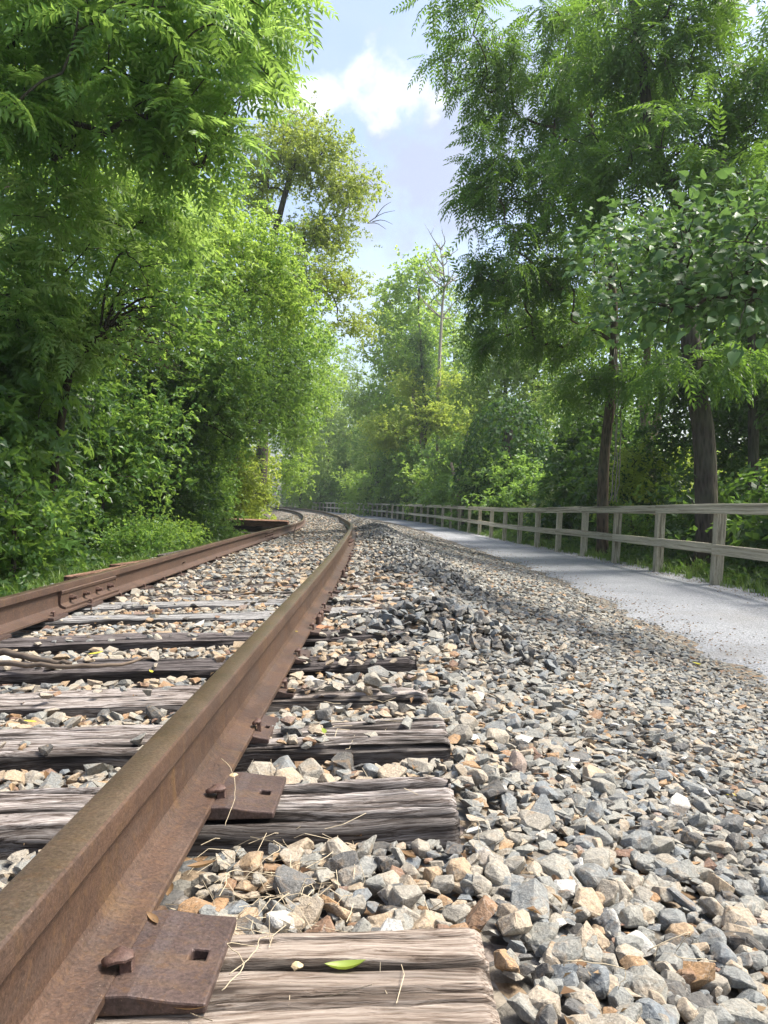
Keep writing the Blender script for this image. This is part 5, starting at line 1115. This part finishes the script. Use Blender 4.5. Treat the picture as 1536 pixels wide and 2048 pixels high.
for k in range(150):                    # fine straw between the rail and the first ties
    c = np.array((rs_.uniform(-.33, -.05), rs_.uniform(1.1, 1.5), 0)) if k < 110 else np.array((rs_.uniform(-.33, .1), rs_.uniform(.85, 2.6), 0))
    c[2] = float(bed(c[0], c[1])) + rs_.uniform(.01, .03)
    if k >= 110 and min(abs(c[1] - t) for t in TIE_Y[:6]) < .13: c[2] = .012
    a = rs_.uniform(0, 6.28); L = rs_.uniform(.03, .11); d = np.array((math.cos(a), math.sin(a), rs_.normal()*.2))*L; V, F = tube(np.array([c - d/2, c + rs_.normal(size=3)*.008, c + d/2]), rs_.uniform(.0004, .0009), 3); ms.add(V, F)
tag(ms.build('straw', M['straw']), 'fine dry straw and stalks caught beside the rail', 'straw', None, 'stuff')
def fallen(px_, py_, z, s, mat, label, curl=.5, rot=0.0):
    p = on(px_, py_, z); m_ = MB(); n = 6
    V = []; 
    for i in range(n + 1):
        t = i/n; w = .26*math.sin(math.pi*min(1, t*1.02))**.8 + .01
        for q in (-1, 0, 1): V.append((q*w*s*.5 + .05*s*math.sin(3*t), (t - .5)*s, abs(q)*w*curl*s*.6 + curl*s*.18*(2*t - 1)**2 + .003))
    F = [[i*3 + j, i*3 + j + 1, i*3 + j + 4, i*3 + j + 3] for i in range(n) for j in range(2)]
    m_.add(V, np.array(F), .6); o = m_.build('fallen_leaf', M[mat], None, smooth=True); o.location = tuple(p); o.rotation_euler = (0, 0, rot); return tag(o, label, 'leaf', 'fallen leaves on the track')
fallen(690, 1950, .008, .055, 'gleaf', 'curled green leaf lying on the first tie', .9, -1.4)
fallen(190, 1310, .03, .07, 'yleaf', 'yellow leaf by the bent stick', .4, -.6); fallen(300, 1347, .0, .05, 'yleaf', 'small yellow leaf on stones behind the fourth tie', .4, .5); fallen(57, 1448, -.01, .05, 'yleaf', 'yellow leaf on stones behind the third tie', .3, 1.2)
fallen(1466, 1597, -.28, .06, 'yleaf', 'bright yellow leaf on the shoulder stones', .5, 1.1); fallen(590, 1265, .045, .035, 'yleaf', 'tiny yellow leaf on the rail foot', .2, .9); fallen(646, 1467, .03, .05, 'gleaf', 'narrow yellow-green blade beside the third tie plate', .2, .2)
fallen(1395, 1330, -.5, .09, 'yleaf', 'pale yellow leaf near the path edge', .4, .3); fallen(815, 1722, -.03, .045, 'fallen', 'orange-brown dead leaf by the end of the second tie', .8, .8); fallen(330, 1795, -.01, .06, 'fallen', 'crumpled brown leaf beside the rail foot', .9, .3); fallen(400, 1745, 0, .05, 'fallen', 'curled tan leaf by the rail', .9, 2.0)
fallen(300, 1852, .026, .04, 'fallen', 'dry brown leaf caught in the first plate slot', .6, .7); fallen(365, 2040, .006, .05, 'fallen', 'dark dead leaf under the first plate', .9, 1.5)
for px_, py_, lab in ((466, 1556, 'pale dry seed head by the second spike'), (592, 1940, 'little tan bud on the first tie')):
    p = on(px_, py_, .014 if px_ > 500 else .026); bm = bmesh.new(); bmesh.ops.create_icosphere(bm, subdivisions=2, radius=.011 if px_ < 500 else .007)
    for v in bm.verts: v.co = v.co*(1 + .3*random.Random(v.index).uniform(-1, 1)); v.co.z *= .7
    me = bpy.data.meshes.new('seed_head'); bm.to_mesh(me); bm.free(); me.materials.append(M['bud']); tag(link('seed_head', me, None, p), lab, 'seed head')
# flake of rust by the rail anchor
bm = hull(9, np.random.RandomState(5), .35); V, F = bm_arrays(bm); tag(mk('rust_flake', V*.12 + on(648, 1256, .02), F, M['chip']), 'orange flake of rusted iron beside the rail foot', 'rust flake')
# stacked old timbers by the hedge
TS = tie_mesh('timber', M['rotten'], 40, 16, 91, L=2.4, Wd=.2, Hh=.17, cracks=10, deep=1.5); TS2 = tie_mesh('timber', M['tiedark'], 40, 16, 92, L=2.2, Wd=.2, Hh=.17, cracks=10, deep=1.5)
for k, (dx, dy, dz, rz, me, lab) in enumerate(((-.25, 0, .12, .12, TS, 'reddish rotten timber at the bottom front of the stack by the hedge'), (0, .3, .13, .05, TS2, 'black timber at the bottom back of the stack by the hedge'), (.05, .12, .32, .2, TS2, 'dark timber lying on top of the stack by the hedge'), (.1, .05, .47, -.1, TS, 'thin red-brown timber on the very top of the stack'))):
    y = 21 + dy; x = float(xc(y)) - 2.2 + dx; tag(link('old_timber', me, None, (x, y, gnd(x, y) + dz), (.05*k, .03, rz)), lab, 'timber', 'old timbers stacked by the hedge')
for k, (y, uo, rz, lab) in enumerate(((9.6, -1.75, 1.35, 'flat rotten plank lying along the outside of the hedge-side rail'), (11.6, -1.85, 1.5, 'second rotten plank outside the rail beside the small bush'), (8.0, -1.7, 1.45, 'splintered dark plank outside the rail before the bush'))):
    x = float(xc(y)) + uo; o = link('old_plank', TS2 if k % 2 else TS, None, (x, y, float(bed(x, y)) + .05), (0, 0, rz)); o.scale = (.6, .8, .35); tag(o, lab, 'plank', 'rotten planks outside the rail')

# ------------------------------------------------------------------ summer haze
HAZE = 0.0006
if HAZE:
    V, F = rbox(-170, 170, -40, 240, -3.5, 32, 0); hz = mk('haze', V, F, [])
    t = NT('haze'); pv = t.n('VolumePrincipled'); pv.inputs['Density'].default_value = HAZE; pv.inputs['Color'].default_value = (.86, .93, 1, 1); pv.inputs['Anisotropy'].default_value = .35
    t.l(pv.outputs[0], t.o.inputs['Volume']); hz.data.materials.append(t.m); tag(hz, kind='stuff')
